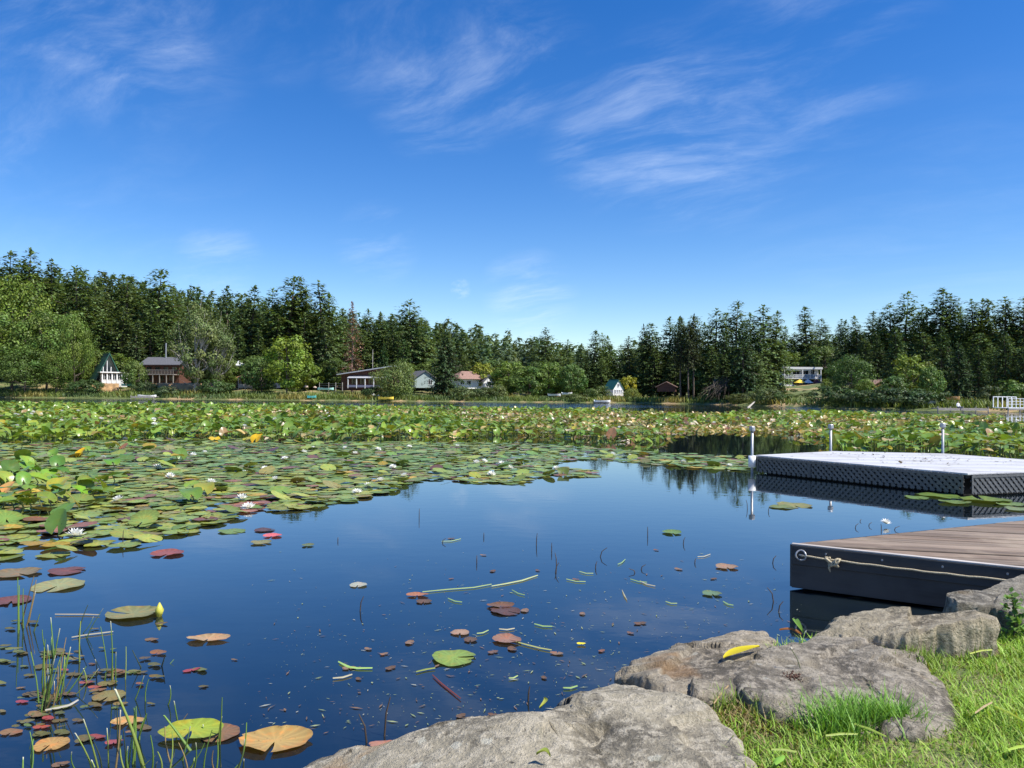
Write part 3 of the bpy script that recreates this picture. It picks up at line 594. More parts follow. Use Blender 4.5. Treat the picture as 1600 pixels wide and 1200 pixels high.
# 5 sage house, 6 red brown roof, 7 cottage
e = site('house', 664, 168, 606, R(24), 'pale grey green house end half hidden by the broad dark spruce')
gable(e, 4.6, 7, 2.3, 1.5, M_sage, M_greyroof)
window(e, 1.2, 0, 1.2, .9, 1.1)
e = site('house', 741, 168, 606, R(30), 'low house with red brown hipped roof and white gable end')
MB().box((-.6, 3.2, .9), (5.4, 5, 2.2)).build('wall', M_white, e)
MB().poly([(-4.2, -.4, 1.9), (3.0, -.4, 1.9), (3.0, 6.6, 1.9), (-4.2, 6.6, 1.9), (-1.6, 3.0, 3.7), (1.0, 3.0, 3.7)], [(0, 1, 5, 4), (1, 2, 5), (2, 3, 4, 5), (3, 0, 4), (3, 2, 1, 0)]).build('roof', M_redroof, e)
gable(e, 2.6, 3.0, 1.7, 1.2, M_white, M_greyroof, xo=3.2, yo=-.8)
window(e, 3.2, -.8, 1.0, .9, .8); window(e, -1.0, .7, 1.1, 1.0, .9); window(e, -2.6, .7, 1.1, 1.0, .9)
e = site('cottage', 966, 160, 619, R(26), 'small white steep gabled cottage with dark green roof')
e.scale = (.85,) * 3; gable(e, 3.0, 4.0, 1.9, 2.1, M_white, M_greenroof, over=.2)
window(e, 0, 0, 2.7, .6, .8)
for k in range(4): window(e, -.95 + k * .63, 0, 1.15, .46, 1.0)
MB().box((0, -.7, .05), (3.2, 1.3, .16)).build('deck', M_greywood, e)
for k in range(4): MB().box((-1.4 + k * .93, -1.25, .5), (.08, .08, .9)).build('post', M_white, e)
MB().box((0, -1.25, .93), (3.0, .06, .06)).build('rail', M_white, e)
e = site('shed', 1041, 152, 612, R(-15), 'dark brown shed roof under the tall firs right of the cottage', 'shed')
gable(e, 3.6, 3, 1.1, .9, M_brown, M_redroof)
# 9 white two storey house
e = site('house', 1251, 196, 605.5, R(3), 'white two storey house with flat roof and full width deck')
MB().box((0, 3.2, 2.2), (9.4, 6, 5.6)).build('wall', M_cream, e)
MB().slab([(-5.15, -1.3, 5.2), (5.15, -1.3, 5.2), (5.15, 6.8, 5.35), (-5.15, 6.8, 5.35)], .55).build('roof', M_white, e)
MB().box((0, -.55, 2.3), (9.8, 1.4, .2)).build('balcony_floor', M_white, e)
MB().box((0, -.55, -.25), (9.8, 1.6, .2)).build('deck', M_white, e)
for k in range(3): MB().box((-4.75 + k * 4.75, -1.15, 2.2), (.2, .2, 4.7)).build('post', M_white, e)
for zz_ in (3.25, .75): MB().box((0, -1.18, zz_), (9.6, .08, .1)).build('rail', M_white, e)
for k in range(7): MB().box((-4.1 + k * 1.36, -1.17, 2.85), (1.22, .03, .66)).build('balcony_panel', M_paleroof, e)
for k in range(7): MB().box((-4.1 + k * 1.36, -1.17, .3), (1.22, .05, .6)).build('deck_panel', M_white, e)
for k in range(3): window(e, -3.4 + k * 2.3, .2, 3.75, 1.9, 1.7)
window(e, 3.2, .2, 3.9, 1.0, 1.4)
for k in range(4): window(e, -3.5 + k * 2.35, .2, 1.2, 1.9, 1.7)
MB().box((-1.3, -1.0, 4.55), (7.0, .05, .5)).build('blind', M_white, e)
for k, (xx, m_, nm, lb) in enumerate(((-1.0, M_yellow, 1.55, 'yellow parasol on the deck of the white house'), (1.0, M_white, 1.45, 'white parasol beside the yellow one on the house deck'), (3.2, M_red, 1.4, 'maroon parasol on the right end of the house deck'))):
    p_ = empty('parasol', P(1251, 605.5, 196) + Vector((xx, -2.2, -.6)), 0); tag(p_, lb, 'parasol')
    MB().tube([(0, 0, 0), (0, 0, 2.9)], .03, 6).build('pole', M_white, p_)
    b = [(nm * math.cos(a * math.pi / 4), nm * math.sin(a * math.pi / 4), 1.75) for a in range(8)]
    MB().poly(b + [(0, 0, 2.75)], [(i, (i + 1) % 8, 8) for i in range(8)]).build('canopy', m_, p_)
e = site('house', 1377, 140, 612, R(20), 'brown roofed house mostly hidden between two leafy trees')
gable(e, 4.4, 4, 1.2, 1.0, M_cedar, M_redroof)

# shore odds and ends
def boat(px, ypx, Y, L_, w, m_, label, rz, cat='boat', name='rowing_boat', hull=.42):
    e = empty(name, P(px, ypx, Y), rz); tag(e, label, cat); st_ = 9; v = []; fs = []
    for i in range(st_):
        u = i / (st_ - 1); b = w / 2 * (math.sin(math.pi * min(1, .12 + u * .88)) ** .6 if u < .98 else .02) * (1 if name != 'kayak' else math.sin(math.pi * (.04 + .92 * u)) ** .5)
        x = (u - .5) * L_; sh = .12 * (2 * u - 1) ** 2
        v += [(x, -b, hull + sh), (x, -b * .7, .08), (x, 0, 0), (x, b * .7, .08), (x, b, hull + sh), (x, b * .55, hull * .55 + sh), (x, -b * .55, hull * .55 + sh)]
    for i in range(st_ - 1):
        for k in range(7): fs.append((i * 7 + k, i * 7 + (k + 1) % 7, (i + 1) * 7 + (k + 1) % 7, (i + 1) * 7 + k))
    fs += [tuple(range(7))[::-1], tuple((st_ - 1) * 7 + k for k in range(7))]
    MB().poly(v, fs).build('hull', m_, e)
    for xx in (-.2, .2): MB().box((xx * L_, 0, hull * .8), (.22, w * .8, .05)).build('thwart', M_greywood, e)
boat(199, 603, 164, 3.6, 1.0, M_teal, 'teal kayak lying on the bank by the white sunroom', R(-25), 'kayak', 'kayak', .35)
boat(230, 621, 153, 3.4, 1.3, M_white, 'white rowing boat beside the low grey jetty at left', R(10))
boat(509, 609.5, 158, 3.2, 1.2, M_mint, 'mint green overturned boat on the grass by the wire fence', R(8))
boat(487, 622, 151, 1.8, .9, M_teal, 'small green dinghy at the grassy water edge', R(30))
boat(603, 624, 150, 3.0, 1.1, M_yellow, 'yellow and white rowing boat under the pale willow', R(5))
boat(941, 629, 150, 3.2, 1.4, M_white, 'white boat moored in front of the white cottage', R(4))
boat(866, 619, 156, 2.6, 1.1, M_cream, 'pale boat on the bank left of the cottage', R(0))
boat(886, 617, 158, 2.2, 1.0, M_white, 'small white boat right of the pale boat on the bank', R(12))
boat(1456, 631.5, 99, 2.6, .9, M_paleroof, 'upturned grey blue boat stored under the trees on the far right shore', R(6))
boat(1486, 625, 101, 2.4, .9, M_cedar, 'tan canoe resting on a rack behind the seated person', R(4))
def jetty(px0, px1, ypx, depth_, z, label, mt=None, n_=6):
    a, b = W(px0, ypx, z), W(px1, ypx + (px1 - px0) * .008, z); L_ = (b - a).length
    e = empty('jetty', a, math.atan2(b.y - a.y, b.x - a.x)); tag(e, label, 'jetty')
    npk = max(6, int(L_ / .3))
    for k in range(npk): MB().box(((k + .5) * L_ / npk, depth_ / 2, 0), (L_ / npk - .02, depth_, .08)).build('plank', mt or M_greywood, e)
    MB().box((L_ / 2, .04, -.14), (L_, .08, .18)).build('beam', M_greywood, e)
    for k in range(n_): MB().tube([(k * L_ / (n_ - 1), .1, -z - .4), (k * L_ / (n_ - 1), .1, .25)], .07, 6).build('pile', M_greywood, e)
    return e, L_
jetty(204, 240, 619.6, 2.2, .5, 'low grey jetty with white boat on the left far shore')
jetty(1466, 1545, 638.2, 1.6, .35, 'long low grey dock where a person sits on the far right shore', None, 5)
e, L_ = jetty(1576, 1650, 637.6, 3.0, .5, 'white railed dock at the right end of the far shore', M_white, 5)
for k in range(13): MB().box((k * L_ / 12, .06, .55), (.07, .07, 1.1)).build('rail_post', M_white, e)
for q in (.45, .78, 1.1): MB().box((L_ / 2, .06, q), (L_, .05, .06)).build('rail', M_white, e)
for k in range(6): MB().box((k * L_ / 10, 2.9, .65), (.08, .08, 1.3)).build('rail_post', M_white, e)
MB().box((L_ * .25, 2.9, 1.3), (L_ * .5, .06, .08)).build('rail', M_white, e)
o = MB().tube([W(1589, 646, -.3), W(1589, 646, -.3) + Vector((0, 0, 1.7))], .09, 8).build('mooring_post', M_yellow); tag(o, 'yellow mooring post in front of the white railed dock', 'post')
o = MB().tube([on(582, 176), P(582.5, 546, 176)], [.10, .06], 8).build('bare_pole', M_palebark); tag(o, 'slim pale pole rising behind the low dark house', 'pole')
e = empty('wire_fence', on(500, 160)); tag(e, 'wire fence on wooden posts left of the low dark house', 'fence')
fp = [P(x_, 607.5, 161) for x_ in (499, 513.5, 524.5, 535)]
for p_ in fp: MB().tube([p_ - e.location - Vector((0, 0, .5)), p_ - e.location + Vector((0, 0, 1.35))], .07, 6).build('post', M_palebark, e)
for h_ in (.3, .7, 1.1): MB().tube([p_ - e.location + Vector((0, 0, h_)) for p_ in fp], .012, 4).build('wire', M_steel, e)
for k, (px, ypx, Y, r_, lb) in enumerate([(478, 604, 160, .5, 'pale garden boulder left of the wire fence'), (492, 605, 160, .4, 'smaller pale garden boulder near the wire fence'), (583, 617, 153, .5, 'white rock on the bank left of the willow'), (591, 618, 153, .35, 'small white rock nearest the willow')]):
    b = []; n_ = 10
    for i in range(5):
        for j in range(n_): a = 2 * math.pi * j / n_; q = math.cos(i / 4 * 1.5) * r_ * (1 + .3 * mnoise.noise((i, j * .7, k))); b.append((q * math.cos(a), q * math.sin(a), r_ * .9 * math.sin(i / 4 * 1.5) - .15))
    o = MB().poly(b, [(i * n_ + j, i * n_ + (j + 1) % n_, (i + 1) * n_ + (j + 1) % n_, (i + 1) * n_ + j) for i in range(4) for j in range(n_)] + [tuple(4 * n_ + j for j in range(n_))]).build('boulder', M_stone if k < 2 else M_white)
    o.location = P(px, ypx, Y); tag(o, lb, 'boulder')
for (x0, x1, y0, y1, Y, lb) in ((144, 186, 599, 609, 169, 'dry orange earth bank in front of the sunroom'), (236, 344, 598.5, 608, 168, 'tan earth bank running below the brown house')):
    v = []; fs = []; n_ = 24
    for i in range(n_):
        u = i / (n_ - 1); x_ = x0 + (x1 - x0) * u; j = mnoise.noise((x_ * .15, 1, 0)) * 1.5
        v += [tuple(P(x_, y1 + 3, Y - 2.2)), tuple(P(x_, y0 + 2.5 + j, Y - 1.0 + .4 * mnoise.noise((x_ * .3, 2, 0)))), tuple(P(x_, y0 + j, Y)), tuple(P(x_, y0 + 2 + j, Y + 4))]
    for i in range(n_ - 1):
        for k in range(3): fs.append((i * 4 + k, (i + 1) * 4 + k, (i + 1) * 4 + k + 1, i * 4 + k + 1))
    o = MB().poly(v, fs).build('earth_bank', plain('dry_earth', (.36, .22, .10), .95, .35, .9, bmp=.8), None, True); tag(o, lb, kind='structure')

# person sitting on the far dock (continuous skinned body, coloured by height)
pb = W(1497, 637.7, .40)
jn = [(0, 0, .10), (0, .03, .34), (0, .02, .56), (0, 0, .66), (0, -.02, .74), (0, -.02, .84), (-.09, -.04, .09), (-.11, -.42, .13), (-.10, -.46, -.26), (-.10, -.56, -.30), (.09, -.04, .09), (.11, -.42, .13), (.10, -.46, -.26), (.10, -.56, -.30),
      (-.17, .02, .54), (-.24, .00, .30), (-.16, -.22, .20), (.17, .02, .54), (.24, .00, .30), (.16, -.22, .20)]
ed = [(0, 1), (1, 2), (2, 3), (3, 4), (4, 5), (0, 6), (6, 7), (7, 8), (8, 9), (0, 10), (10, 11), (11, 12), (12, 13), (2, 14), (14, 15), (15, 16), (2, 17), (17, 18), (18, 19)]
ra = [.15, .14, .14, .055, .10, .095, .09, .07, .05, .045, .09, .07, .05, .045, .06, .045, .035, .06, .045, .035]
me = bpy.data.meshes.new('person'); me.from_pydata(jn, ed, [])
def f_person(t):
    z = t.n('ShaderNodeSeparateXYZ', i={0: t.n('ShaderNodeTexCoord').outputs['Object']})
    c = t.mix(t.ramp(z.outputs[2], .17, .19), (.04, .05, .09), (.75, .74, .72)); c = t.mix(t.ramp(z.outputs[2], .61, .63), c, (.42, .25, .17)); c = t.mix(t.ramp(z.outputs[2], .77, .79), c, (.06, .035, .02))
    return pbsdf(t, Base_Color=c, Roughness=.7)
o = link('person', me, mat('person_clothes', f_person)); o.location = pb; o.rotation_euler = (0, 0, R(20))
sk = o.modifiers.new('skin', 'SKIN'); o.modifiers.new('sub', 'SUBSURF').levels = 1; o.modifiers['sub'].render_levels = 1
for i, r_ in enumerate(ra): me.skin_vertices[0].data[i].radius = (r_, r_)
me.skin_vertices[0].data[0].use_root = True
tag(o, 'person in white shirt and dark trousers sitting on the far dock', 'person')

# ------------------------------------------------------------------ lily templates
def pad_tpl(seed, seg=22, rings=(.45, .8, 1.0), wave=.03, lift=.0, torn=False):
    r = random.Random(seed); v = [(0, -.10, 0)]; c = [1.12]; notch = R(r.uniform(7, 14)); ph = r.uniform(0, 6.28); el = r.uniform(.92, 1.08)
    for k, q in enumerate(rings):
        for i in range(seg + 1):
            a = -math.pi / 2 + notch * (1 - q * .5) + (2 * math.pi - 2 * notch * (1 - q * .5)) * i / seg
            w = 1 + (.035 * math.sin(a * 3 + ph) + .02 * math.sin(a * 7 + ph)) * q
            if torn and q > .9: w *= 1 - .05 * max(0, mnoise.noise((a * 3.5, seed, 0))) - .02 * mnoise.noise((a * 9, seed, 4)) - (.10 if mnoise.noise((a * 2.2, seed, 9)) > .42 else 0)
            v.append((q * math.cos(a) * w * el, q * math.sin(a) * w / el, (wave * math.sin(a * 2 + ph) + wave * .6 * math.sin(a * 5 + ph * 2)) * q * q + lift * q ** 4)); c.append(1.0 - .06 * k + (.14 if i % 3 == 0 else -.05))
    f = [(0, 1 + i, 2 + i, 2 + i) for i in range(seg)]
    f = [(0, 1 + i, 2 + i) for i in range(seg)]
    n = seg + 1
    for k in range(len(rings) - 1):
        for i in range(seg):
            a, b = 1 + k * n + i, 1 + (k + 1) * n + i; f += [(a, b, b + 1), (a, b + 1, a + 1)]
    return np.array(v), np.array(f), np.array(c)
def heart_tpl(seed, seg=14, fold=.25, curl=.12, rings=(.5, 1.0)):
    r = random.Random(seed); v = [(0, 0, 0)]; c = [1.15]; ph = r.uniform(0, 6)
    for k, q in enumerate(rings):
        for i in range(seg + 1):
            a = -math.pi / 2 + R(16) + (2 * math.pi - R(32)) * i / seg
            x = q * .78 * math.cos(a) * (1 + .15 * math.sin(-a)); y = q * (math.sin(a) * 1.0 + .25)
            z = fold * abs(x) ** 1.2 - curl * (y * y) * q + .05 * q * math.sin(a * 4 + ph) + .05 * q * math.sin(a * 2 + ph)
            v.append((x, y, z)); c.append(1.0 - .08 * k + (.08 if i % 4 == 0 else 0))
    n = seg + 1; f = [(0, 1 + i, 2 + i) for i in range(seg)]
    for k in range(len(rings) - 1):
        for i in range(seg): a, b = 1 + k * n + i, 1 + (k + 1) * n + i; f += [(a, b, b + 1), (a, b + 1, a + 1)]
    return np.array(v), np.array(f), np.array(c)
def inside(pts, poly):
    x, y = pts[:, 0], pts[:, 1]; r = np.zeros(len(pts), bool); n = len(poly)
    for i in range(n):
        x0, y0 = poly[i][:2]; x1, y1 = poly[(i + 1) % n][:2]
        c = ((y0 > y) != (y1 > y)) & (x < (x1 - x0) * (y - y0) / (y1 - y0 + 1e-12) + x0); r ^= c
    return r
def jitter(poly, cell):
    p = np.array([(q[0], q[1]) for q in poly]); a, b = p.min(0), p.max(0)
    X, Yg = np.meshgrid(np.arange(a[0], b[0], cell), np.arange(a[1], b[1], cell)); pts = np.stack([X.ravel(), Yg.ravel()], -1)
    pts = pts + rng.uniform(-.55, .55, pts.shape) * cell
    return pts[inside(pts, poly)]
def nz(pts, f, o=0.0): return np.array([mnoise.noise((a * f, b * f, o)) for a, b in pts])
def pick(n, table):                    # weighted colours
    w = np.array([q[0] for q in table]); k = rng.choice(len(table), n, p=w / w.sum())
    return np.array([q[1] for q in table])[k], k
PADC = [(6, (.18, .25, .06)), (4, (.13, .21, .045)), (6, (.25, .29, .055)), (2, (.20, .19, .07)), (.8, (.22, .12, .07)), (.7, (.36, .26, .04)), (.5, (.13, .07, .05))]
GRNC = [(6, (.135, .245, .035)), (5, (.185, .30, .04)), (3, (.09, .17, .035)), (2.5, (.28, .33, .045)), (.5, (.50, .38, .05)), (.35, (.30, .17, .07))]
BRNC = [(4, (.19, .22, .05)), (4, (.25, .24, .07)), (2, (.30, .21, .10)), (3, (.13, .19, .04)), (3, (.42, .34, .14)), (1.6, (.55, .48, .32)), (.8, (.16, .09, .05))]
NAMEC = ['grey green', 'deep green', 'yellow green', 'olive', 'reddish brown', 'yellow', 'dark brown']

# ---- zone of emergent leaves: the wide band in the middle distance
band_px = [(-260, 633), (0, 634), (400, 637), (740, 642), (1000, 645), (1200, 648), (1400, 651), (1700, 655), (1900, 660), (1900, 735), (1660, 724), (1480, 709), (1300, 707), (1284, 694), (1283, 686), (1220, 678), (1120, 675),
           (1058, 679), (1010, 694), (930, 690), (850, 682), (760, 682), (700, 688), (620, 690), (500, 693), (300, 686), (150, 690), (0, 695), (-260, 700)]
band = [W(x, y, 0) for x, y in band_px]
pond = [W(x, y, 0) for x, y in ((1578, 652), (1700, 654), (1700, 668), (1585, 664), (1560, 658))]
pts = jitter(band, .31); pts = pts[~inside(pts, pond)]
Yd = pts[:, 1]; pxx = 800 + FPX * pts[:, 0] / Yd
keep = rng.random(len(pts)) < np.interp(Yd, [25, 45, 60, 100], [1.0, .85, .62, .5]); pts = pts[keep]; Yd = Yd[keep]; pxx = pxx[keep]
tall = 1.3 * nz(pts, .09, 2.0) + .9 * nz(pts, .35, 8.0) + np.interp(pxx, [0, 450, 700, 1000, 1300, 1600], [.75, .45, .0, -.15, -.05, -.05]) + np.interp(Yd, [25, 33, 42, 60, 72, 85], [.55, .3, -.2, -.15, .25, .2])
tall = 1 / (1 + np.exp(-5 * tall)); n = len(pts)
cg, _ = pick(n, GRNC); cb, _ = pick(n, BRNC); u = rng.random(n) < (.04 + .92 * tall)
pt_ = nz(pts, .22, 6.0)[:, None]; col = np.where(u[:, None], cg * .55 + .45 * np.array([[.16, .265, .038]]), cb) * rng.uniform(.8, 1.2, (n, 1)) * (1 + pt_ * np.array([[.55, .35, .1]]))
z = np.where(rng.random(n) < .85, rng.uniform(.25, 1.0, n), rng.uniform(.02, .3, n)) * (.07 + .36 * tall) + .02
size = rng.uniform(.12, .235, n) * (.75 + .35 * tall) * np.interp(Yd, [30, 60, 90], [1, 1.1, 1.25])
tilt = np.where(rng.random(n) < .25, rng.normal(.8, .4, n), rng.normal(.18, .28, n)); yaw = rng.uniform(0, 6.28, n)
order = np.argsort(Yd); near = Yd < 46
# the nearest leaves of the band are leaves of their own, the rest one mass
col = np.clip(col, .01, .9); score = size / Yd * (z > .15) * (pxx > -10) * (pxx < 1610) * (.4 + z); front = np.argsort(-score)[:145]
isf = np.zeros(n, bool); isf[front] = True
parts = []
HT = [heart_tpl(k, 12, .18 + .12 * (k % 3), .10 + .08 * (k % 2)) for k in range(4)]; HS = [heart_tpl(k + 9, 7, .3, .15, (1.0,)) for k in range(3)]
var = rng.integers(0, 12, n)
for k in range(4):
    s_ = near & ~isf & (var % 4 == k); parts.append(scatter(HT[k][0], HT[k][1], rots(yaw[s_], tilt[s_]), size[s_], np.column_stack([pts[s_], z[s_]]), col[s_], HT[k][2]))
for k in range(3):
    s_ = ~near & ~isf & (var % 3 == k); parts.append(scatter(HS[k][0], HS[k][1], rots(yaw[s_], tilt[s_]), size[s_], np.column_stack([pts[s_], z[s_]]), col[s_], HS[k][2]))
V, F, C = cat(parts); o = link('pond_lily_leaves', npmesh('pond_lily_leaves', V, F, C), M_lily)
tag(o, 'wide mass of raised green and browning pond lily leaves across the lake', 'lily leaves', kind='stuff')
print('band leaves', n, len(F))
# stalks under the standing leaves near the front edge
s_ = near & (z > .18); m_ = s_.sum(); tv = np.array([[-.5, 0, 0], [.5, 0, 0], [.4, 0, 1], [-.4, 0, 1]]); 
V, F, C = scatter(tv, np.array([[0, 1, 2, 3]]), rots(rng.uniform(-.6, .6, m_), rng.normal(0, .15, m_)), np.stack([np.full(m_, .025), np.full(m_, .02), z[s_]], -1), np.column_stack([pts[s_], np.zeros(m_)]), np.tile([[.10, .13, .04]], (m_, 1)))
tag(link('leaf_stalks', npmesh('leaf_stalks', V, F, C), M_lily), 'thin stalks carrying the standing pond lily leaves', 'stalks', kind='stuff')
HM = []
for k in range(4):
    me = npmesh('lily_leaf', HT[k][0], HT[k][1], np.repeat(HT[k][2][:, None], 3, 1), True); me.materials.append(M_lily); HM.append(me)
st_me = bpy.data.meshes.new('stalk'); b = MB().tube([(0, 0, 0), (.04, .02, .5), (0, 0, 1)], [.012, .011, .009], 5, False); st_me.from_pydata(b.v, [], b.f); st_me.materials.append(M_lily)
a_ = st_me.attributes.new('Col', 'FLOAT_COLOR', 'POINT'); a_.data.foreach_set('color', np.tile([.16, .19, .05, 1], len(b.v)).astype(np.float32))
def lily_leaf(k, x, y, z_, s_, ti, yw, c, label, group):
    e = empty('lily_leaf', (x, y, 0)); tag(e, label, 'lily leaf', group)
    l = link('blade', HM[k], parent=e, loc=(0, 0, z_)); l.scale = (s_,) * 3; l.rotation_euler = (ti, 0, yw); l.color = (*c, 1)
    if z_ > .06: q = link('stalk', st_me, parent=e); q.scale = (1, 1, z_)
    return e
def cname(c):
    c = np.array(c) / max(c)
    return 'yellow' if c[0] > .97 and c[1] > .62 and c[2] < .3 else ('brown' if c[0] > .97 else 'green')
for i in front:
    where = 'left' if pxx[i] < 550 else ('middle' if pxx[i] < 1050 else 'right')
    sw = 'small' if size[i] < .17 else ('large' if size[i] > .215 else 'medium'); po = 'flat' if tilt[i] < .3 else ('tilted' if tilt[i] < .8 else 'upright')
    lb = '%s %s %s band leaf %s %s' % (sw, po, cname(col[i]), *near_mark(pxx[i]))
    lb_ = {'left': 'standing %s pond lily leaf at the front of the tall green band, left half', 'middle': 'standing %s pond lily leaf at the front of the band beyond the open blue water', 'right': 'standing %s pond lily leaf in the band behind the lattice sided float'}[where] % cname(col[i])
    lily_leaf(int(var[i] % 4), pts[i, 0], pts[i, 1], z[i], size[i], tilt[i], yaw[i], col[i], lb, 'standing lily leaves along the band front')

# ---- mat of flat pads
mat_px = [(-200, 698), (0, 692), (300, 684), (500, 690), (700, 692), (850, 694), (1000, 706), (1172, 714), (1172, 737), (1060, 730), (945, 719), (885, 720), (862, 729), (935, 737), (925, 748), (860, 745), (800, 757), (740, 757), (680, 749),
          (640, 756), (608, 771), (540, 786), (480, 796), (400, 800), (330, 820), (255, 850), (150, 862), (60, 872), (-60, 884), (-300, 930)]
matp = [W(x, y, 0) for x, y in mat_px]
pts = jitter(matp, .235); Yd = pts[:, 1]; pxx = 800 + FPX * pts[:, 0] / Yd; n0 = nz(pts, .5, 3.3)
dens = np.interp(Yd, [8, 10, 13, 20, 30], [.75, .92, 1.0, .95, .66]) + .25 * n0 - .25 * (pxx > 850) * (Yd > 20)
k = rng.random(len(pts)) < dens; pts, Yd, pxx = pts[k], Yd[k], pxx[k]; n = len(pts)
col, ck = pick(n, PADC); pink = (nz(pts, .6, 9.1) > .28) & (Yd < 13) & (rng.random(n) < .35)
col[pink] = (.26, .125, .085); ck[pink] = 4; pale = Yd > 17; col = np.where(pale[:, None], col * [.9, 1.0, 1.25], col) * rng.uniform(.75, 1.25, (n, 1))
size = rng.uniform(.11, .20, n); yaw = rng.uniform(0, 6.28, n); tilt = np.abs(rng.normal(0, .03, n)); lifted = rng.random(n) < .07; tilt[lifted] = rng.uniform(.1, .45, lifted.sum()); z = rng.uniform(.006, .03, n) + np.where(lifted, .05, 0)
order = np.argsort(Yd + 50 * ((pxx < -5) | (pxx > 1605))); isf = np.zeros(n, bool); isf[order[:230]] = True
PT = [pad_tpl(k, 16, (.6, 1.0), .02, .03) for k in range(4)]; PN = [pad_tpl(k + 5, 44, (.35, .65, .85, .95, 1.0), .03, .06 * (k % 2) + .015, True) for k in range(6)]
PM = []
for k in range(6):
    me = npmesh('lily_pad', PN[k][0], PN[k][1], np.repeat(PN[k][2][:, None], 3, 1), True); me.materials.append(M_pad); PM.append(me)
parts = []; var = rng.integers(0, 24, n)
for k in range(4):
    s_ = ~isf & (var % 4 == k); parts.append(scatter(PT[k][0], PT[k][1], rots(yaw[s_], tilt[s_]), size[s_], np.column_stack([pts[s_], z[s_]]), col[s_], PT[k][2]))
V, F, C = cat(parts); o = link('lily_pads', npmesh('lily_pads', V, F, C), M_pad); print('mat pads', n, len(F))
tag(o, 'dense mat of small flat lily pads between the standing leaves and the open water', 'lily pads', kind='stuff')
def lily_pad(x, y, r_, c, label, group=None, z_=.008, tl=0.0, yw=None, k=None, sy=1.0):
    o = link('lily_pad', PM[rnd.randrange(6) if k is None else k]); o.location = (x, y, z_); o.scale = (r_, r_ * sy, r_); o.rotation_euler = (tl, 0, rnd.uniform(0, 6.28) if yw is None else yw); o.color = (*c, 1)
    return tag(o, label, 'lily pad', group)
def pad_mark(px, Y):
    row = 814 if Y > 11 else (845 if Y > 9 else 870)
    m = min([(10, 'the left frame edge'), (60, 'the half red pad'), (118, 'the white lily by the rolled leaf'), (160, 'the maroon oval pad'), (262, 'the two lobed maroon pad'), (300, 'the dark folded pad'), (362, 'the lone green pad off the mat'), (388, 'the large white lily'), (440, 'the pink pad'), (575, 'the lilies at the mat bend'), (680, 'the mat notch'), (800, 'the mat tip'), (880, 'the green folded leaf')], key=lambda q: abs(q[0] - px)); d = px - m[0]
    return (', outer row, ' if row == 870 else (', middle row, ' if row == 845 else ', inner row, ')) + ('beside' if abs(d) < 14 else ('left of' if d < 0 else 'right of')), m[1]
for i in np.where(isf)[0]:
    lily_pad(pts[i, 0], pts[i, 1], size[i], col[i], '%s %s mat pad%s %s' % ('small' if size[i] < .14 else ('large' if size[i] > .175 else 'medium'), NAMEC[ck[i]], *pad_mark(pxx[i], Yd[i])), 'flat pads on the near edge of the mat', z[i], tilt[i], yaw[i], int(var[i] % 6))
# raised leaves standing in the mat at left
n = 0
while n < 115:
    x_ = abs(rnd.gauss(0, 190)) - 60; y_ = rnd.uniform(698, 812) - .05 * x_
    if x_ > 520 or (x_ > 300 and rnd.random() < .6): continue
    q = W(x_, y_, 0); c = rnd.choices([g[1] for g in GRNC], [g[0] for g in GRNC])[0]; c = tuple(v_ * rnd.uniform(.8, 1.2) for v_ in c)
    s2 = rnd.uniform(.14, .235); t2 = rnd.gauss(.35, .35); sw_ = ('small' if s2 < .17 else ('large' if s2 > .205 else 'medium')) + (' flat' if t2 < .2 else (' tilted' if t2 < .6 else ' upright'))
    lily_leaf(rnd.randrange(4), q.x, q.y, rnd.uniform(.05, .24), s2, t2, rnd.uniform(0, 6.28), c, '%s %s raised mat leaf, %s row, below %s' % (rnd.choice(['broad', 'cupped', 'tilted']) if False else 'raised' if False else sw_, cname(c), 'back' if y_ < 730 else ('middle' if y_ < 765 else 'front'), min(MARKS, key=lambda q_: abs(q_[0] - x_))[1]), 'raised leaves in the pad mat'); n += 1
for (x_, y_, c, lb, zz_, ti) in [(125, 716, (.62, .42, .02), 'bright yellow folded leaf standing in the pad mat at left', .12, .9), (400, 690, (.62, .40, .02), 'bright yellow leaf at the foot of the tall green band', .12, .8), (335, 688, (.6, .42, .03), 'yellow leaf lying left of the bright yellow upright one', .05, .3),
                                 (8, 778, (.50, .30, .10), 'tan curled dying leaf at the left frame edge', .12, .8), (90, 838, (.09, .17, .03), 'dark green leaf rolled upright beside the white flower at left', .14, 1.2), (95, 822, (.11, .21, .04), 'broad green leaf standing behind the rolled one at left', .2, .5),
                                 (880, 742, (.10, .14, .03), 'green folded leaf at the tip of the pad mat in the open water', .08, .6), (985, 690, (.32, .20, .10), 'curled tan dead leaf at the band front beyond the open water', .1, .9), (955, 690, (.30, .17, .09), 'cluster leaf of dead brown lily beside the dark inlet', .25, 1.1)]:
    q = W(x_, y_, 0); lily_leaf(rnd.randrange(4), q.x, q.y, zz_, .17 if y_ > 700 else .26, ti, rnd.uniform(-.5, .5), c, lb, None)

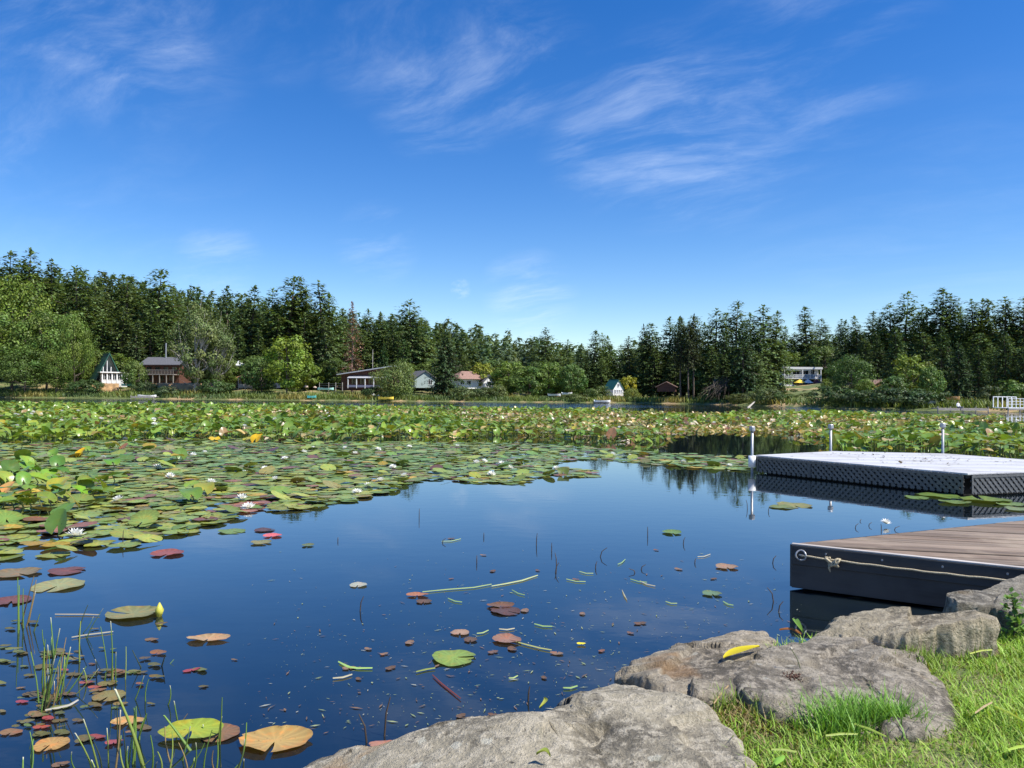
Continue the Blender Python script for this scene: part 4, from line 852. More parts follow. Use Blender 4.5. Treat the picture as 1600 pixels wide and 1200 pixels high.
# ---- white water lily flowers
def flower_mesh():
    v, f, c = [], [], []
    for ring, (np_, r1, el, ln) in enumerate(((10, .25, .25, 1.0), (9, .2, .7, .92), (7, .12, 1.1, .72))):
        for i in range(np_):
            a = 2 * math.pi * (i + .5 * ring) / np_; o_ = len(v)
            for (d_, w_, z_) in ((.12, .10, 0), (.55, .20, .18), (1.0, .02, .30)):
                rr = ln * d_ * math.cos(el) + .02; zz_ = ln * d_ * math.sin(el) + z_ * .25
                for s_ in (-1, 1): v.append((rr * math.cos(a) - s_ * w_ * math.sin(a), rr * math.sin(a) + s_ * w_ * math.cos(a), zz_)); c.append((.82, .82, .78) if d_ > .2 else (.80, .76, .55))
            f += [(o_, o_ + 2, o_ + 3, o_ + 1), (o_ + 2, o_ + 4, o_ + 5, o_ + 3)]
    me = npmesh('petals', v, f, np.array(c)); me.materials.append(M_petal); return me
FL = flower_mesh(); b = MB().tube([(0, 0, .05), (0, 0, .35), (0, 0, .48)], [.16, .2, .1], 8); FC = bpy.data.meshes.new('stamens'); FC.from_pydata(b.v, [], b.f); FC.materials.append(M_stamen)
def flower(x_, y_, s_, label, group='white water lily flowers'):
    q = W(x_, y_, 0); o = link('water_lily_flower', FL); o.location = (q.x, q.y, .035); o.scale = (s_, s_, s_ * rnd.uniform(.8, 1.2)); o.rotation_euler = (rnd.gauss(0, .2), rnd.gauss(0, .2), rnd.uniform(0, 6.28))
    link('stamens', FC, parent=o); tag(o, label, 'flower', group)
for (x_, y_) in [(266, 748), (246, 733), (185, 785), (378, 783), (445, 719), (475, 709), (490, 703), (383, 743), (414, 735), (195, 688), (210, 691), (162, 717), (290, 712), (302, 714), (320, 709), (555, 711), (591, 705), (608, 724), (614, 733), (575, 763), (558, 773), (595, 754), (632, 747),
                 (715, 699), (757, 724), (768, 745), (784, 728), (870, 736), (957, 713), (540, 702), (640, 700), (985, 714), (1068, 724), (1140, 730), (745, 726), (797, 734), (330, 757), (430, 752)]:
        flower(x_, y_, rnd.uniform(.085, .12), 'open white water lily in the mat, %s row, below %s' % ('back' if y_ < 712 else ('middle' if y_ < 740 else 'front'), near_mark(x_)[1]))
flower(388, 797, .12, 'large open white water lily at the mat edge by the pink pads', None); flower(118, 842, .13, 'white water lily beside the rolled green leaf near the left frame edge', None); flower(1384, 822, .075, 'white water lily bud floating behind the wooden dock', None)
for k in range(70):
    x_ = rnd.uniform(20, 1600); y_ = rnd.uniform(652, 682) if x_ < 1000 else rnd.uniform(650, 675)
    q = W(x_, y_, 0); o = link('water_lily_flower', FL); o.location = (q.x, q.y, rnd.uniform(.25, .5) if x_ < 600 else rnd.uniform(.1, .25)); s_ = rnd.uniform(.10, .15); o.scale = (s_,) * 3; o.rotation_euler = (.2, 0, rnd.uniform(0, 6))
    tag(o, 'far band white lily, %s half, %s %s' % ('farther' if y_ < 664 else 'nearer', *near_mark(x_)), 'flower', 'white flowers in the far band')

# ---- single pads and leaves lying on the open water: column, row, width in photo pixels, colour, label
G1, RD, BR, TN, OL = (.20, .29, .055), (.15, .065, .05), (.12, .075, .042), (.42, .27, .10), (.21, .21, .085)
for (x_, y_, w_, c, lb, yw) in [(709, 1029, 70, G1, 'round green pad floating alone in the dark open water', 1.6), (92, 916, 76, (.27, .28, .12), 'pale olive pad with curled rim near the left frame edge', 0), (104, 893, 54, RD, 'maroon oval pad above the pale olive pad', 2), (28, 897, 62, (.2, .16, .08), 'half red half green pad at the left frame edge', 1),
                            (18, 940, 54, RD, 'dark red pad at the left frame edge above the rushes', .5), (208, 961, 78, OL, 'large olive pad with ragged rim behind the rushes', 4.5), (262, 866, 48, (.24, .085, .07), 'maroon two lobed pad alone below the pad mat', 0), (362, 831, 42, (.15, .23, .06), 'green pad just off the mat edge', 1), (413, 829, 32, (.10, .06, .05), 'dark curled pad beside the pink one', 2),
                            (408, 849, 32, OL, 'olive brown pad under the pink one', 1), (426, 838, 28, (.55, .14, .14), 'small bright pink pad off the mat edge', 0), (481, 853, 20, (.12, .16, .07), 'small grey green pad farthest out from the pink one', 0), (560, 915, 28, (.35, .36, .28), 'pale grey leaf floating left of the long pale stem', 0),
                            (652, 931, 34, (.33, .15, .08), 'rust brown leaf at the end of the long pale stem', 0), (662, 941, 24, BR, 'small brown leaf below the rust brown one', 0), (782, 948, 46, (.15, .09, .055), 'ragged decaying brown pad right of the long pale stem', 0), (790, 956, 46, (.10, .055, .04), 'sunken dark pad under the ragged decaying one', 1),
                            (719, 990, 28, (.34, .22, .14), 'tan spotted leaf above the lone green pad', 0), (792, 1001, 44, (.26, .15, .10), 'tan torn leaf right of the lone green pad', 1), (1135, 887, 34, (.30, .20, .12), 'tan leaf floating left of the wooden dock', 0), (1112, 929, 30, (.13, .20, .10), 'grey green leaf floating left of the wooden dock corner', 0),
                            (1050, 833, 32, (.13, .22, .06), 'small green pad in the middle of the open water', 0), (1240, 790, 56, (.22, .22, .06), 'olive pad below the left end of the float', 0), (1222, 793, 40, (.16, .20, .05), 'thin green pad touching the olive pad below the float', 1), (1432, 778, 36, (.13, .21, .05), 'leftmost green pad beside the front corner of the float', 0), (1466, 775, 62, (.12, .20, .045), 'widest green pad beside the front corner of the float', 1),
                            (1492, 786, 46, (.13, .20, .05), 'green pad nearest the dock below the float corner', 2), (1540, 783, 70, (.14, .21, .05), 'long green pad right of the front corner of the float', 3), (1578, 789, 44, (.15, .22, .06), 'green pad beneath the right lattice panel', 0), (1592, 797, 40, (.17, .22, .08), 'pale green pad at the right frame edge before the float', 0),
                            (430, 1160, 118, (.40, .27, .09), 'large tan orange pad by the rushes near the rock', 1.2), (603, 1166, 54, (.36, .18, .12), 'pinkish dead leaf at the tip of the big rock', 0), (200, 1130, 50, TN, 'tan pad among the rush stems', 0), (170, 1090, 46, (.20, .17, .06), 'olive brown heart shaped leaf among the rushes', 0),
                            (325, 1000, 70, (.38, .26, .14), 'ruffled tan leaf right of the tall rushes', 0), (345, 1148, 60, (.2, .12, .06), 'brown underside leaf below the curled green pad', 0), (80, 1165, 50, (.40, .24, .08), 'tan curled leaf near the bottom left corner', 0), (735, 1001, 22, BR, 'little brown leaf above the lone pad', 0), (960, 820, 0, BR, '', 0)]:
    if w_ == 0: continue
    q = W(x_, y_, 0); r_ = w_ / 2 * q.y / FPX; sq = {430: .68, 325: .42, 200: .6, 603: .55, 652: .6, 782: .6}.get(x_); lily_pad(q.x, q.y, r_, c, lb, None, .01, .02, yw if sq is None else .05, None, sq or 1.0)
q = W(300, 1150, 0); o = lily_pad(q.x, q.y, .155, (.26, .33, .04), 'large curled yellow green pad with folded rim among rushes', None, .035, .12, .1, 0, .66)
q = W(249, 963, 0); o = MB().tube([q, q + Vector((0, 0, .05)), q + Vector((0, 0, .11))], [.02, .035, .004], 8).build('lily_bud', plain('bud_green', (.42, .40, .05), .5), None, True); tag(o, 'pointed yellow green lily bud at the end of the olive pad', 'bud')
ov = npmesh('floating_leaf', *(lambda a: (a[0] * [1, .62, 1], a[1], np.repeat(a[2][:, None], 3, 1)))(pad_tpl(77, 14, (.6, 1.0), .04, .05)), True); ov.materials.append(M_pad)
def ov_mark(x_, y_):
    m = min([(145, 990, 'the pale straw stem'), (200, 1130, 'the tan pad'), (170, 1090, 'the heart shaped leaf'), (300, 1150, 'the curled green pad'), (95, 1104, 'the white peeled stem'), (80, 1165, 'the tan curled leaf'), (325, 1000, 'the ruffled tan leaf'), (20, 960, 'the dark red pad'), (208, 975, 'the large olive pad'), (10, 1190, 'the bottom left corner'), (70, 1060, 'the dense rush clump'), (180, 1040, 'the sparse rushes'), (10, 1080, 'the left frame edge'), (250, 1060, 'the open gap right of the rushes')], key=lambda q: abs(q[0] - x_) + abs(q[1] - y_))
    dx, dy = x_ - m[0], y_ - m[1]
    return ('left of' if dx < 0 else 'right of') if abs(dx) > 2 * abs(dy) else ('beyond' if dy < 0 else 'in front of'), m[2]
n = 0
while n < 110:
    x_ = abs(rnd.gauss(0, 150)); y_ = rnd.gauss(1075, 60)
    if not (970 < y_ < 1200) or x_ > 380 or x_ > 150 + (1220 - y_) * 1.3: continue
    q = W(x_, y_, 0); o = link('floating_leaf', ov); s_ = rnd.uniform(.022, .062); o.location = (q.x, q.y, rnd.uniform(.004, .012)); o.scale = (s_, s_ * rnd.uniform(.7, 1.1), s_); o.rotation_euler = (rnd.gauss(0, .05), rnd.gauss(0, .05), rnd.uniform(-.6, .6))
    k = rnd.random(); c, cn = ((.105, .09, .038), 'olive brown') if k < .5 else (((.17, .115, .05), 'tan') if k < .75 else (((.12, .14, .05), 'olive green') if k < .93 else ((.24, .07, .06), 'red')))
    o.color = (*[v_ * rnd.uniform(.8, 1.2) for v_ in c], 1); tag(o, '%s %s oval leaf floating %s %s' % ('tiny' if s_ < .037 else ('small' if s_ < .052 else 'larger'), cn, *ov_mark(x_, y_)), 'leaf', 'small oval leaves among the rushes'); n += 1
for k, (x_, y_) in enumerate([(820, 955), (705, 905), (575, 1015), (600, 1023), (610, 1045), (560, 1062), (770, 1020), (800, 1015), (940, 1018), (1000, 975), (985, 990), (870, 1022), (910, 960), (850, 1060), (720, 1120), (770, 1118), (1115, 905), (1060, 890), (640, 1005), (705, 842), (770, 893), (840, 892), (900, 906), (1025, 860), (755, 868), (545, 1045)]):
    q = W(x_, y_, 0); o = link('floating_leaf', ov); s_ = rnd.uniform(.025, .06); o.location = (q.x, q.y, .006); o.scale = (s_,) * 3; o.rotation_euler = (0, 0, rnd.uniform(0, 3)); o.color = (*rnd.choice([BR, (.20, .13, .08), (.15, .09, .06)]), 1)
    tag(o, '%s dead brown leaf drifting %s on the open water' % ('tiny' if s_ < .042 else 'small', ['left of the lone green pad', 'right of the lone green pad', 'near the long pale stem', 'near the big rocks'][0 if x_ < 690 and y_ > 960 else (2 if y_ < 960 else (1 if x_ < 860 else 3))]), 'leaf', 'dead leaves drifting on open water')
q = W(908, 1008, 0); o = link('floating_leaf', ov); o.location = (q.x, q.y, .012); o.scale = (.035,) * 3; o.color = (.75, .62, .02, 1); tag(o, 'tiny bright yellow leaf floating near the big rocks', 'leaf')
# floating stems and blades
def strip(name, pxs_, w_, c, label, group=None, z_=.008, cat='stem'):
    pp = [W(x_, y_, z_) for x_, y_ in pxs_]; L_ = len(pp); b = []
    for i, p_ in enumerate(pp):
        d_ = (pp[min(i + 1, L_ - 1)] - pp[max(i - 1, 0)]).normalized(); s_ = Vector((-d_.y, d_.x, 0)) * w_ / 2 * (1 if 0 < i < L_ - 1 else .4)
        b += [p_ + s_, p_ + Vector((0, 0, .006)), p_ - s_]
    f = [(i * 3 + k, i * 3 + k + 1, i * 3 + k + 4, i * 3 + k + 3) for i in range(L_ - 1) for k in range(2)]
    o = link(name, npmesh(name, [tuple(v_) for v_ in b], f, np.tile(c, (len(b), 1)), True), M_grass); return tag(o, label, cat, group)
LG = (.34, .44, .17)
strip('drifting_straw', [(660, 925), (700, 921), (740, 918), (768, 913)], .022, LG, 'long pale green stem lying on the water, left piece')
strip('drifting_straw', [(768, 916), (790, 912), (815, 907), (840, 899)], .03, (.5, .55, .25), 'long pale stem ending right of the first on open water')
strip('drifting_reed', [(529, 1034), (545, 1042), (560, 1044), (582, 1044)], .03, (.36, .55, .16), 'bent light green blade floating left of the lone pad', cat='grass blade')
strip('drifting_straw', [(676, 1055), (690, 1068), (705, 1080), (720, 1092)], .014, (.20, .06, .05), 'thin red stem trailing below the lone green pad')
strip('drifting_straw', [(86, 960), (110, 960), (135, 960), (156, 961)], .022, (.36, .32, .24), 'pale straw stem left of the large olive pad')
strip('drifting_straw', [(806, 1003), (825, 1008), (845, 1013), (862, 1016)], .018, (.4, .42, .16), 'pale yellow stem right of the tan torn leaf')
strip('drifting_straw', [(650, 1050), (665, 1046), (680, 1044)], .022, (.25, .3, .08), 'short olive stem touching the lone green pad')
strip('drifting_straw', [(70, 1110), (90, 1106), (108, 1102), (122, 1094)], .028, (.46, .43, .36), 'white curved peeled stem among the rushes')
strip('drifting_straw', [(112, 996), (135, 992), (160, 989), (177, 987)], .022, (.38, .35, .26), 'pale straw stem lying between the rush tips')
for k, (x_, y_, dx, dy) in enumerate([(965, 882, 12, -8), (972, 922, 8, 16), (985, 905, 26, 5), (690, 846, 30, -4), (745, 990, 18, -5), (780, 983, 24, -1), (835, 975, 28, 4), (885, 905, 30, 4), (905, 893, 22, 3), (1000, 908, 24, 8), (820, 930, -20, -8), (520, 1060, 30, -6), (795, 1060, 14, -4), (880, 1075, 22, -3), (1090, 870, 20, -4), (1130, 940, 16, 6), (1040, 940, 18, 3), (700, 935, 22, 6)]):
    strip('drifting_reed', [(x_, y_), (x_ + dx * .5, y_ + dy * .5 + 1.5), (x_ + dx, y_ + dy)], rnd.uniform(.012, .028), rnd.choice([LG, (.28, .42, .15), (.45, .42, .28)]), 'short cut blade adrift on the open dark water', 'cut blades adrift on the open water', cat='grass blade')
# dead stalks poking out of the water (their reflections make the angles)
M_stalk = plain('dead_stalk', (.05, .035, .025), .7)
for k, (x_, y_, dx, h_) in enumerate([(870, 885, -.02, .14), (867, 895, .04, .10), (936, 870, .09, .10), (930, 888, .02, .07), (690, 848, .05, .05), (756, 840, 0, .06), (1012, 838, 0, .12), (838, 852, .01, .14), (862, 862, .0, .1), (562, 955, .03, .12), (655, 810, .0, .14), (528, 846, 0, .05), (1000, 890, .06, .05), (995, 895, -.08, .04), (745, 880, 0, .08), (1210, 940, -.06, .12), (1215, 955, .05, .08), (1240, 890, .02, .1), (1206, 880, .05, .08),
                                      (1335, 825, .06, .06), (1356, 822, .06, .05), (1377, 828, .0, .08), (1343, 815, .03, .03), (1395, 828, .1, .05), (1200, 800, .03, .08), (1168, 795, -.02, .14), (1085, 880, .02, .05), (600, 1150, .03, .2), (575, 1160, -.05, .14), (825, 1095, .01, .08), (192, 850, 0, .16), (1067, 850, .03, .08), (1300, 990, .0, .0)]):
    if h_ == 0: continue
    q = W(x_, y_, 0); o = MB().tube([q - Vector((0, 0, .05)), q + Vector((dx * .35, 0, h_ * .6)), q + Vector((dx, .01, h_))], [.006, .005, .003], 5).build('dead_stalk', M_stalk)
    tag(o, 'thin dark dead stalk in the %s water below %s' % ('far' if y_ < 850 else ('middle' if y_ < 920 else 'near'), near_mark(x_)[1]), 'stalk', 'dead stalks in the open water')
# specks
n = 2600
x_ = rng.uniform(380, 1260, n); y_ = rng.beta(2.2, 1.4, n) * 330 + 830; k = rng.random(n) < np.interp(x_, [380, 650, 900, 1260], [.25, .7, 1, .9]) * np.interp(y_, [830, 880, 1160], [.3, 1, .8]); x_, y_ = x_[k], y_[k]; n = len(x_)
loc = np.array([tuple(W(a, b_, .005)) for a, b_ in zip(x_, y_)]); s_ = rng.gamma(1.5, .0038, n) + .002
colr = np.array([(.30, .31, .25), (.20, .25, .11), (.17, .11, .07), (.27, .31, .15), (.11, .08, .06)])[rng.integers(0, 5, n)]
V, F, C = scatter(DIA_V * [1, 1, .3], DIA_F, rots(rng.uniform(0, 6.28, n), np.zeros(n)), np.stack([s_ * rng.uniform(.35, .9, n), s_ * rng.uniform(1, 4.5, n), s_], -1), loc, colr)
tag(link('floating_debris', npmesh('floating_debris', V, F, C), M_deb), 'specks of plant debris scattered over the open dark water', 'debris', kind='stuff')

# ---- rushes
M_rush = leafmat('rush_stem', .5, .12, .3)
def stem(e, b, tip, w_, c, tipc=None, bendx=0.0):
    b, tip = Vector(b), Vector(tip); v, f, cc = [], [], []; n_ = 7
    for i in range(n_):
        u_ = i / (n_ - 1); p_ = b.lerp(tip, u_) + Vector((bendx * math.sin(u_ * math.pi), 0, 0)); r_ = w_ * (1 - .55 * u_)
        if i == n_ - 1 and tipc is not None: r_ = w_ * .5
        for k in range(5): a = 2 * math.pi * k / 5; v.append(tuple(p_ - e.location + Vector((r_ * math.cos(a), r_ * math.sin(a), 0)))); cc.append(tipc if (tipc is not None and u_ > .93) else tuple(q_ * (.6 + .5 * u_) for q_ in c))
    for i in range(n_ - 1):
        for k in range(5): f.append((i * 5 + k, i * 5 + (k + 1) % 5, (i + 1) * 5 + (k + 1) % 5, (i + 1) * 5 + k))
    me = npmesh('stem', v, f, np.array(cc), True); link('stem', me, M_rush, e)
RU = {0: [(100, 480, 98, 150), (115, 430, 188, 140), (130, 450, 128, 210), (180, 470, 220, 350), (300, 620, 280, 370), (440, 640, 445, 390), (430, 500, 485, 300), (235, 830, 250, 490), (260, 860, 330, 430), (330, 700, 365, 480), (290, 870, 415, 660), (340, 830, 475, 640), (240, 920, 300, 600), (225, 930, 270, 690), (255, 890, 345, 560), (310, 840, 330, 600), (280, 900, 320, 640), (215, 880, 170, 560), (270, 850, 262, 520), (300, 860, 380, 560)],
      1: [(595, 680, 555, 420), (615, 740, 610, 390), (625, 740, 618, 585), (525, 720, 525, 600), (690, 740, 695, 530), (790, 670, 730, 550), (885, 660, 912, 570), (735, 850, 795, 690), (470, 760, 460, 650), (575, 750, 585, 670), (640, 760, 640, 560)],
      2: [(550, 1200, 460, 930), (600, 1200, 590, 980), (640, 1200, 645, 840), (740, 1150, 750, 860), (770, 1080, 810, 900), (800, 1195, 635, 765), (835, 1200, 830, 1020), (695, 1200, 680, 990), (560, 1210, 520, 1060), (805, 860, 820, 710), (915, 880, 938, 745), (170, 1200, 165, 1000), (125, 1200, 128, 1140), (180, 1190, 185, 1040), (430, 1190, 395, 1110), (760, 1200, 860, 1130), (720, 1210, 705, 1080)],
      3: [(990, 1000, 960, 830), (985, 1010, 1035, 900), (1075, 1140, 905, 910), (1210, 1100, 1225, 810), (1300, 1200, 1360, 950), (960, 1180, 910, 970), (1000, 1150, 1050, 970), (1140, 1060, 1120, 960), (930, 1200, 950, 1000), (1060, 1200, 1080, 1060), (1120, 1200, 1170, 990), (1190, 1200, 1200, 1040), (1250, 1200, 1330, 1160), (1040, 1200, 985, 1060), (885, 1200, 870, 1110), (1340, 1200, 1345, 1150), (1010, 1200, 1130, 1060)]}
for k_, ad in ((0, 16), (1, 6), (2, 8), (3, 6)):
    rr_ = random.Random(k_ + 40)
    for q_ in [rr_.choice(RU[k_]) for _ in range(ad)]: dx_ = rr_.gauss(0, 28); RU[k_].append((q_[0] + dx_, q_[1] + rr_.uniform(-25, 25), q_[2] + dx_ + rr_.gauss(0, 22), q_[3] + rr_.uniform(0, 110)))
LBL = ['dense clump of green rushes with pale tips at the left frame edge', 'sparse rushes standing right of the dense clump', 'rushes with broad blades at the bottom left of the picture', 'rushes beside the tan orange and curled green pads']
for k, lst in RU.items():
    c0 = lst[len(lst) // 2]; e = empty('rush_clump', W(c0[0] / 3.53, 860 + c0[1] / 3.53, 0)); tag(e, LBL[k], 'rushes', 'rush clumps at the near water edge')
    for (bx, by, tx, ty) in lst:
        b = W(bx / 3.53, 860 + by / 3.53 + (12 if by > 1140 else 0), -.03); tip = P(tx / 3.53, 860 + ty / 3.53, b.y + rnd.uniform(-.06, .06))
        broad = (bx, by) in ((800, 1195), (1075, 1140)); q_ = rnd.random()
        c = (.15, .26, .045) if q_ < .6 else ((.23, .30, .06) if q_ < .8 else ((.06, .08, .03) if q_ < .9 else (.28, .2, .08)))
        stem(e, b, tip, .011 if broad else rnd.uniform(.004, .0062), c, (.62, .6, .45) if rnd.random() < .45 else None, rnd.uniform(-.015, .015))

# ------------------------------------------------------------------ float with lattice skirt
DT = .417
def clip(poly, cl_):                   # convex clip, both counter-clockwise
    out = [tuple(p[:2]) for p in poly]
    for i in range(len(cl_)):
        a, b = cl_[i], cl_[(i + 1) % len(cl_)]; src, out = out, []
        if not src: break
        sd = lambda p: (b[0] - a[0]) * (p[1] - a[1]) - (b[1] - a[1]) * (p[0] - a[0])
        for j in range(len(src)):
            p, q = src[j], src[(j + 1) % len(src)]; sp, sq = sd(p), sd(q)
            if sp >= 0: out.append(p)
            if (sp >= 0) != (sq >= 0): u_ = sp / (sp - sq); out.append((p[0] + (q[0] - p[0]) * u_, p[1] + (q[1] - p[1]) * u_))
    return out
def boards(e, poly, ang, width, gap, z0, z1, mats, name, wob_=.0):
    c, s = math.cos(ang), math.sin(ang); pr = [(-p[0] * s + p[1] * c) for p in poly]; along = [(p[0] * c + p[1] * s) for p in poly]
    v = min(pr); k = 0
    while v < max(pr):
        a0, a1 = min(along) - 1, max(along) + 1; v1 = v + width - gap
        rect = [(a * c - b * s, a * s + b * c) for a, b in ((a0, v), (a1, v), (a1, v1), (a0, v1))]
        pg = clip(rect, poly)
        if len(pg) > 2:
            dz = rnd.uniform(-wob_, wob_); MB().prism(pg, z0 + dz, z1 + dz).build(name, mats[k % len(mats)], e, bevel=.006 if wob_ else 0)
        v += width; k += 1
def woodmat(name, c, rough=.7, var=.35, ang=0.0, grain=26.0, extra=None):
    def f(t):
        g = t.mapping(t.n('ShaderNodeNewGeometry').outputs['Position'], rot=(0, 0, -ang)); g2 = t.mapping(g, scale=(.06, 1, 1))
        a = t.noise(g2, grain, 6, .65, .3); b_ = t.noise(g, 1.3, 4, .6)
        col_ = t.mix(t.ramp(a, .25, .75), [q * (1 - var) for q in c], [min(1, q * (1 + var)) for q in c])
        col_ = t.mix(t.ramp(b_, .45, .7), col_, extra or [min(1, q * 1.35 + .02) for q in c])
        return pbsdf(t, Base_Color=col_, Roughness=rough, Normal=bump(t, a, .35, .004))
    return mat(name, f)
TOPF = [W(1181, 711, DT), W(1512, 739.5, DT), W(1774, 731, DT), W(1476, 708.5, DT), W(1300, 704.8, DT)]
c0 = sum(TOPF, Vector()) / 5
pl_ = [(p.x - c0.x, p.y - c0.y) for p in TOPF]
e = empty('swim_float', (c0.x, c0.y, 0)); tag(e, 'white decked swim float with black lattice sides', 'float')
M_deckw = [woodmat('white_deck_%d' % k, q, .6, .10, -.05, 14, (.36, .35, .33)) for k, q in enumerate([(.46, .46, .46), (.41, .41, .42), (.50, .50, .49)])]
M_black = plain('black_plastic', (.085, .085, .085), .4, .3, 20)
M_blackwood = woodmat('black_stained_wood', (.026, .027, .028), .62, .55, -.545, 12, (.045, .046, .046))
boards(e, pl_, -.06, .26, .006, DT - .035, DT, M_deckw, 'deck_board', .001)
inn = [(p[0] * .985, p[1] * .985) for p in pl_]
MB().prism(inn, DT - .10, DT - .037).build('frame', plain('black_rail', (.03, .031, .033), .5, .3, 20), e)
MB().prism([(p[0] * .93, p[1] * .93) for p in pl_], -.10, DT - .102).build('float_core', plain('float_core', (.01, .01, .01), .8), e)
for i in range(5):
    a, b_ = Vector((*pl_[i], 0)), Vector((*pl_[(i + 1) % 5], 0)); d_ = (b_ - a); L_ = d_.length; d_.normalize(); nn = Vector((d_.y, -d_.x, 0)); a = a + d_ * .06 + nn * .004; L_ -= .12
    cuts = [0, L_ * .30, L_ * .302, L_] if i == 0 else [0, L_]
    for j in range(0, len(cuts), 2):
        x0, x1 = cuts[j], cuts[j + 1]; b2 = MB(); z0, z1 = .045, DT - .04; hh = z1 - z0
        def bar(p0, p1, w_, off):
            q0, q1 = Vector(p0), Vector(p1); t_ = (q1 - q0).normalized(); pe = Vector((-t_.y, t_.x)) * w_ / 2
            cs_ = [q0 + pe, q0 - pe, q1 - pe, q1 + pe]
            f3 = lambda p_, o_: a + d_ * p_.x + nn * o_ + Vector((0, 0, p_.y))
            b2.poly([f3(p_, off) for p_ in cs_] + [f3(p_, off + .012) for p_ in cs_], [(0, 1, 2, 3), (7, 6, 5, 4), (0, 4, 5, 1), (1, 5, 6, 2), (2, 6, 7, 3), (3, 7, 4, 0)])
        k = x0 - hh
        while k < x1:
            for sgn, off in ((1, 0.0), (-1, .013)):
                xa, xb = k, k + hh; za, zb = (z0, z1) if sgn > 0 else (z1, z0)
                if xa < x0: za += (zb - za) * (x0 - xa) / hh; xa = x0
                if xb > x1: zb = za + (zb - za) * (x1 - xa) / (xb - xa); xb = x1
                if xb - xa > .02: bar((xa, za), (xb, zb), .05, off)
            k += .125
        for (p0, p1) in (((x0, z1 - .02), (x1, z1 - .02)), ((x0 + .015, z0), (x0 + .015, z1 - .041)), ((x1 - .015, z0), (x1 - .015, z1 - .041))): bar(p0, p1, .04 if p0[1] == p1[1] else .03, .026)
        b2.build('lattice_panel', M_black, e)
for k, (i, top) in enumerate(((0, 666), (4, 663), (3, 661))):
    q = TOPF[i]; o_ = Vector((-.08, .02, 0)) if i == 0 else Vector((0, .08, 0)); p_ = empty('mooring_pole', (q.x + o_.x, q.y + o_.y, 0)); ht = P((1178, 1315, 1474)[k], top, q.y).z
    tag(p_, ['steel pole with white sleeve at the left corner of the float', 'middle steel pole with cap behind the float', 'right steel pole with cap behind the float'][k], 'pole', 'capped steel poles around the float')
    MB().tube([(0, 0, -.6), (0, 0, ht - .07)], .03, 12).build('pole', M_steel, p_, True)
    MB().tube([(0, 0, ht - .12), (0, 0, ht - .10), (0, 0, ht - .02), (0, 0, ht)], [.05, .068, .066, .05], 12).build('cap', M_steel, p_, False)
    if i == 0: MB().tube([(0, 0, .14), (0, 0, .40)], .085, 14).build('sleeve', M_white, p_, True)
n = 260; k = 0; lo = []
while k < n:
    u_ = rng.random(5); u_ /= u_.sum(); u_ = u_ ** 2; u_ /= u_.sum(); lo.append((sum(TOPF[i].x * u_[i] for i in range(5)), sum(TOPF[i].y * u_[i] for i in range(5)), DT + .004)); k += 1
s_ = rng.gamma(1.4, .012, n) + .008
V, F, C = scatter(DIA_V, DIA_F, rots(rng.uniform(0, 6.28, n), rng.normal(.1, .15, n)), np.stack([s_, s_ * 1.8, s_], -1), lo, np.array([(.10, .07, .05), (.18, .14, .09), (.05, .05, .05)])[rng.integers(0, 3, n)])
tag(link('leaf_litter', npmesh('leaf_litter', V, F, C), M_deb), 'dark droppings and leaf litter speckling the white float deck', 'litter', kind='stuff')

# ------------------------------------------------------------------ wooden dock
A = W(1238, 850, DT); fd = (W(1600, 888, DT) - A).normalized(); bd = (W(1600, 813, DT) - A).normalized()
PD = [A, A + fd * 3.3, A + fd * 3.3 + Vector((3.2, 1.6, 0)), A + bd * 6.2]
e = empty('wooden_dock', (A.x, A.y, 0)); tag(e, 'weathered brown plank dock with black side boards', 'dock')
pd = [(p.x - A.x, p.y - A.y) for p in PD]
pang = math.atan2(W(1600, 853.5, DT).y - W(1334, 841, DT).y, W(1600, 853.5, DT).x - W(1334, 841, DT).x)
M_plank = [woodmat('dock_plank_%d' % k, q, .75, .42, pang, 22, (.29, .225, .16)) for k, q in enumerate([(.175, .122, .082), (.14, .10, .068), (.215, .16, .115), (.165, .122, .085)])]
boards(e, pd, pang, .205, .028, DT - .04, DT, M_plank, 'plank', .004)
ins = lambda d_: d_
def side(p0, p1, z0, z1, th, m_, name, off=0.0, s0=0.0):
    d_ = Vector((p1[0] - p0[0], p1[1] - p0[1], 0)); L_ = d_.length; d_.normalize(); nn = Vector((d_.y, -d_.x, 0)); c = Vector((p0[0], p0[1], 0)) + d_ * (L_ / 2 + s0 / 2) + nn * (off + th / 2); c.z = (z0 + z1) / 2
    return MB().box(c, (L_ - s0, th, z1 - z0), math.atan2(d_.y, d_.x)).build(name, m_, e, bevel=.004)
side(pd[0], pd[1], .24, DT - .006, .03, M_blackwood, 'fascia_board', .012)
side(pd[0], pd[1], .02, .238, .012, M_blackwood, 'skirt_board', .010)
side(pd[3], pd[0], .02, DT - .006, .03, M_blackwood, 'end_board', .0)
side(pd[0], pd[1], DT - .004, DT + .012, .05, woodmat('silver_wood', (.36, .33, .30), .8, .3, -.545, 18), 'edge_strip', -.012)
MB().prism([(p[0] * .96 + .05, p[1] * .96 + .01) for p in pd], .05, DT - .042).build('under_frame', plain('under_frame', (.012, .011, .010), .9), e)
for k in range(7): q = Vector((*pd[0], 0)) + fd * (.3 + .46 * k) + Vector((fd.y, -fd.x, 0)) * .044; MB().tube([q + Vector((0, 0, DT - .05)), q + Vector((fd.y, -fd.x, 0)) * .008 + Vector((0, 0, DT - .05))], .009, 8).build('bolt', M_steel, e)
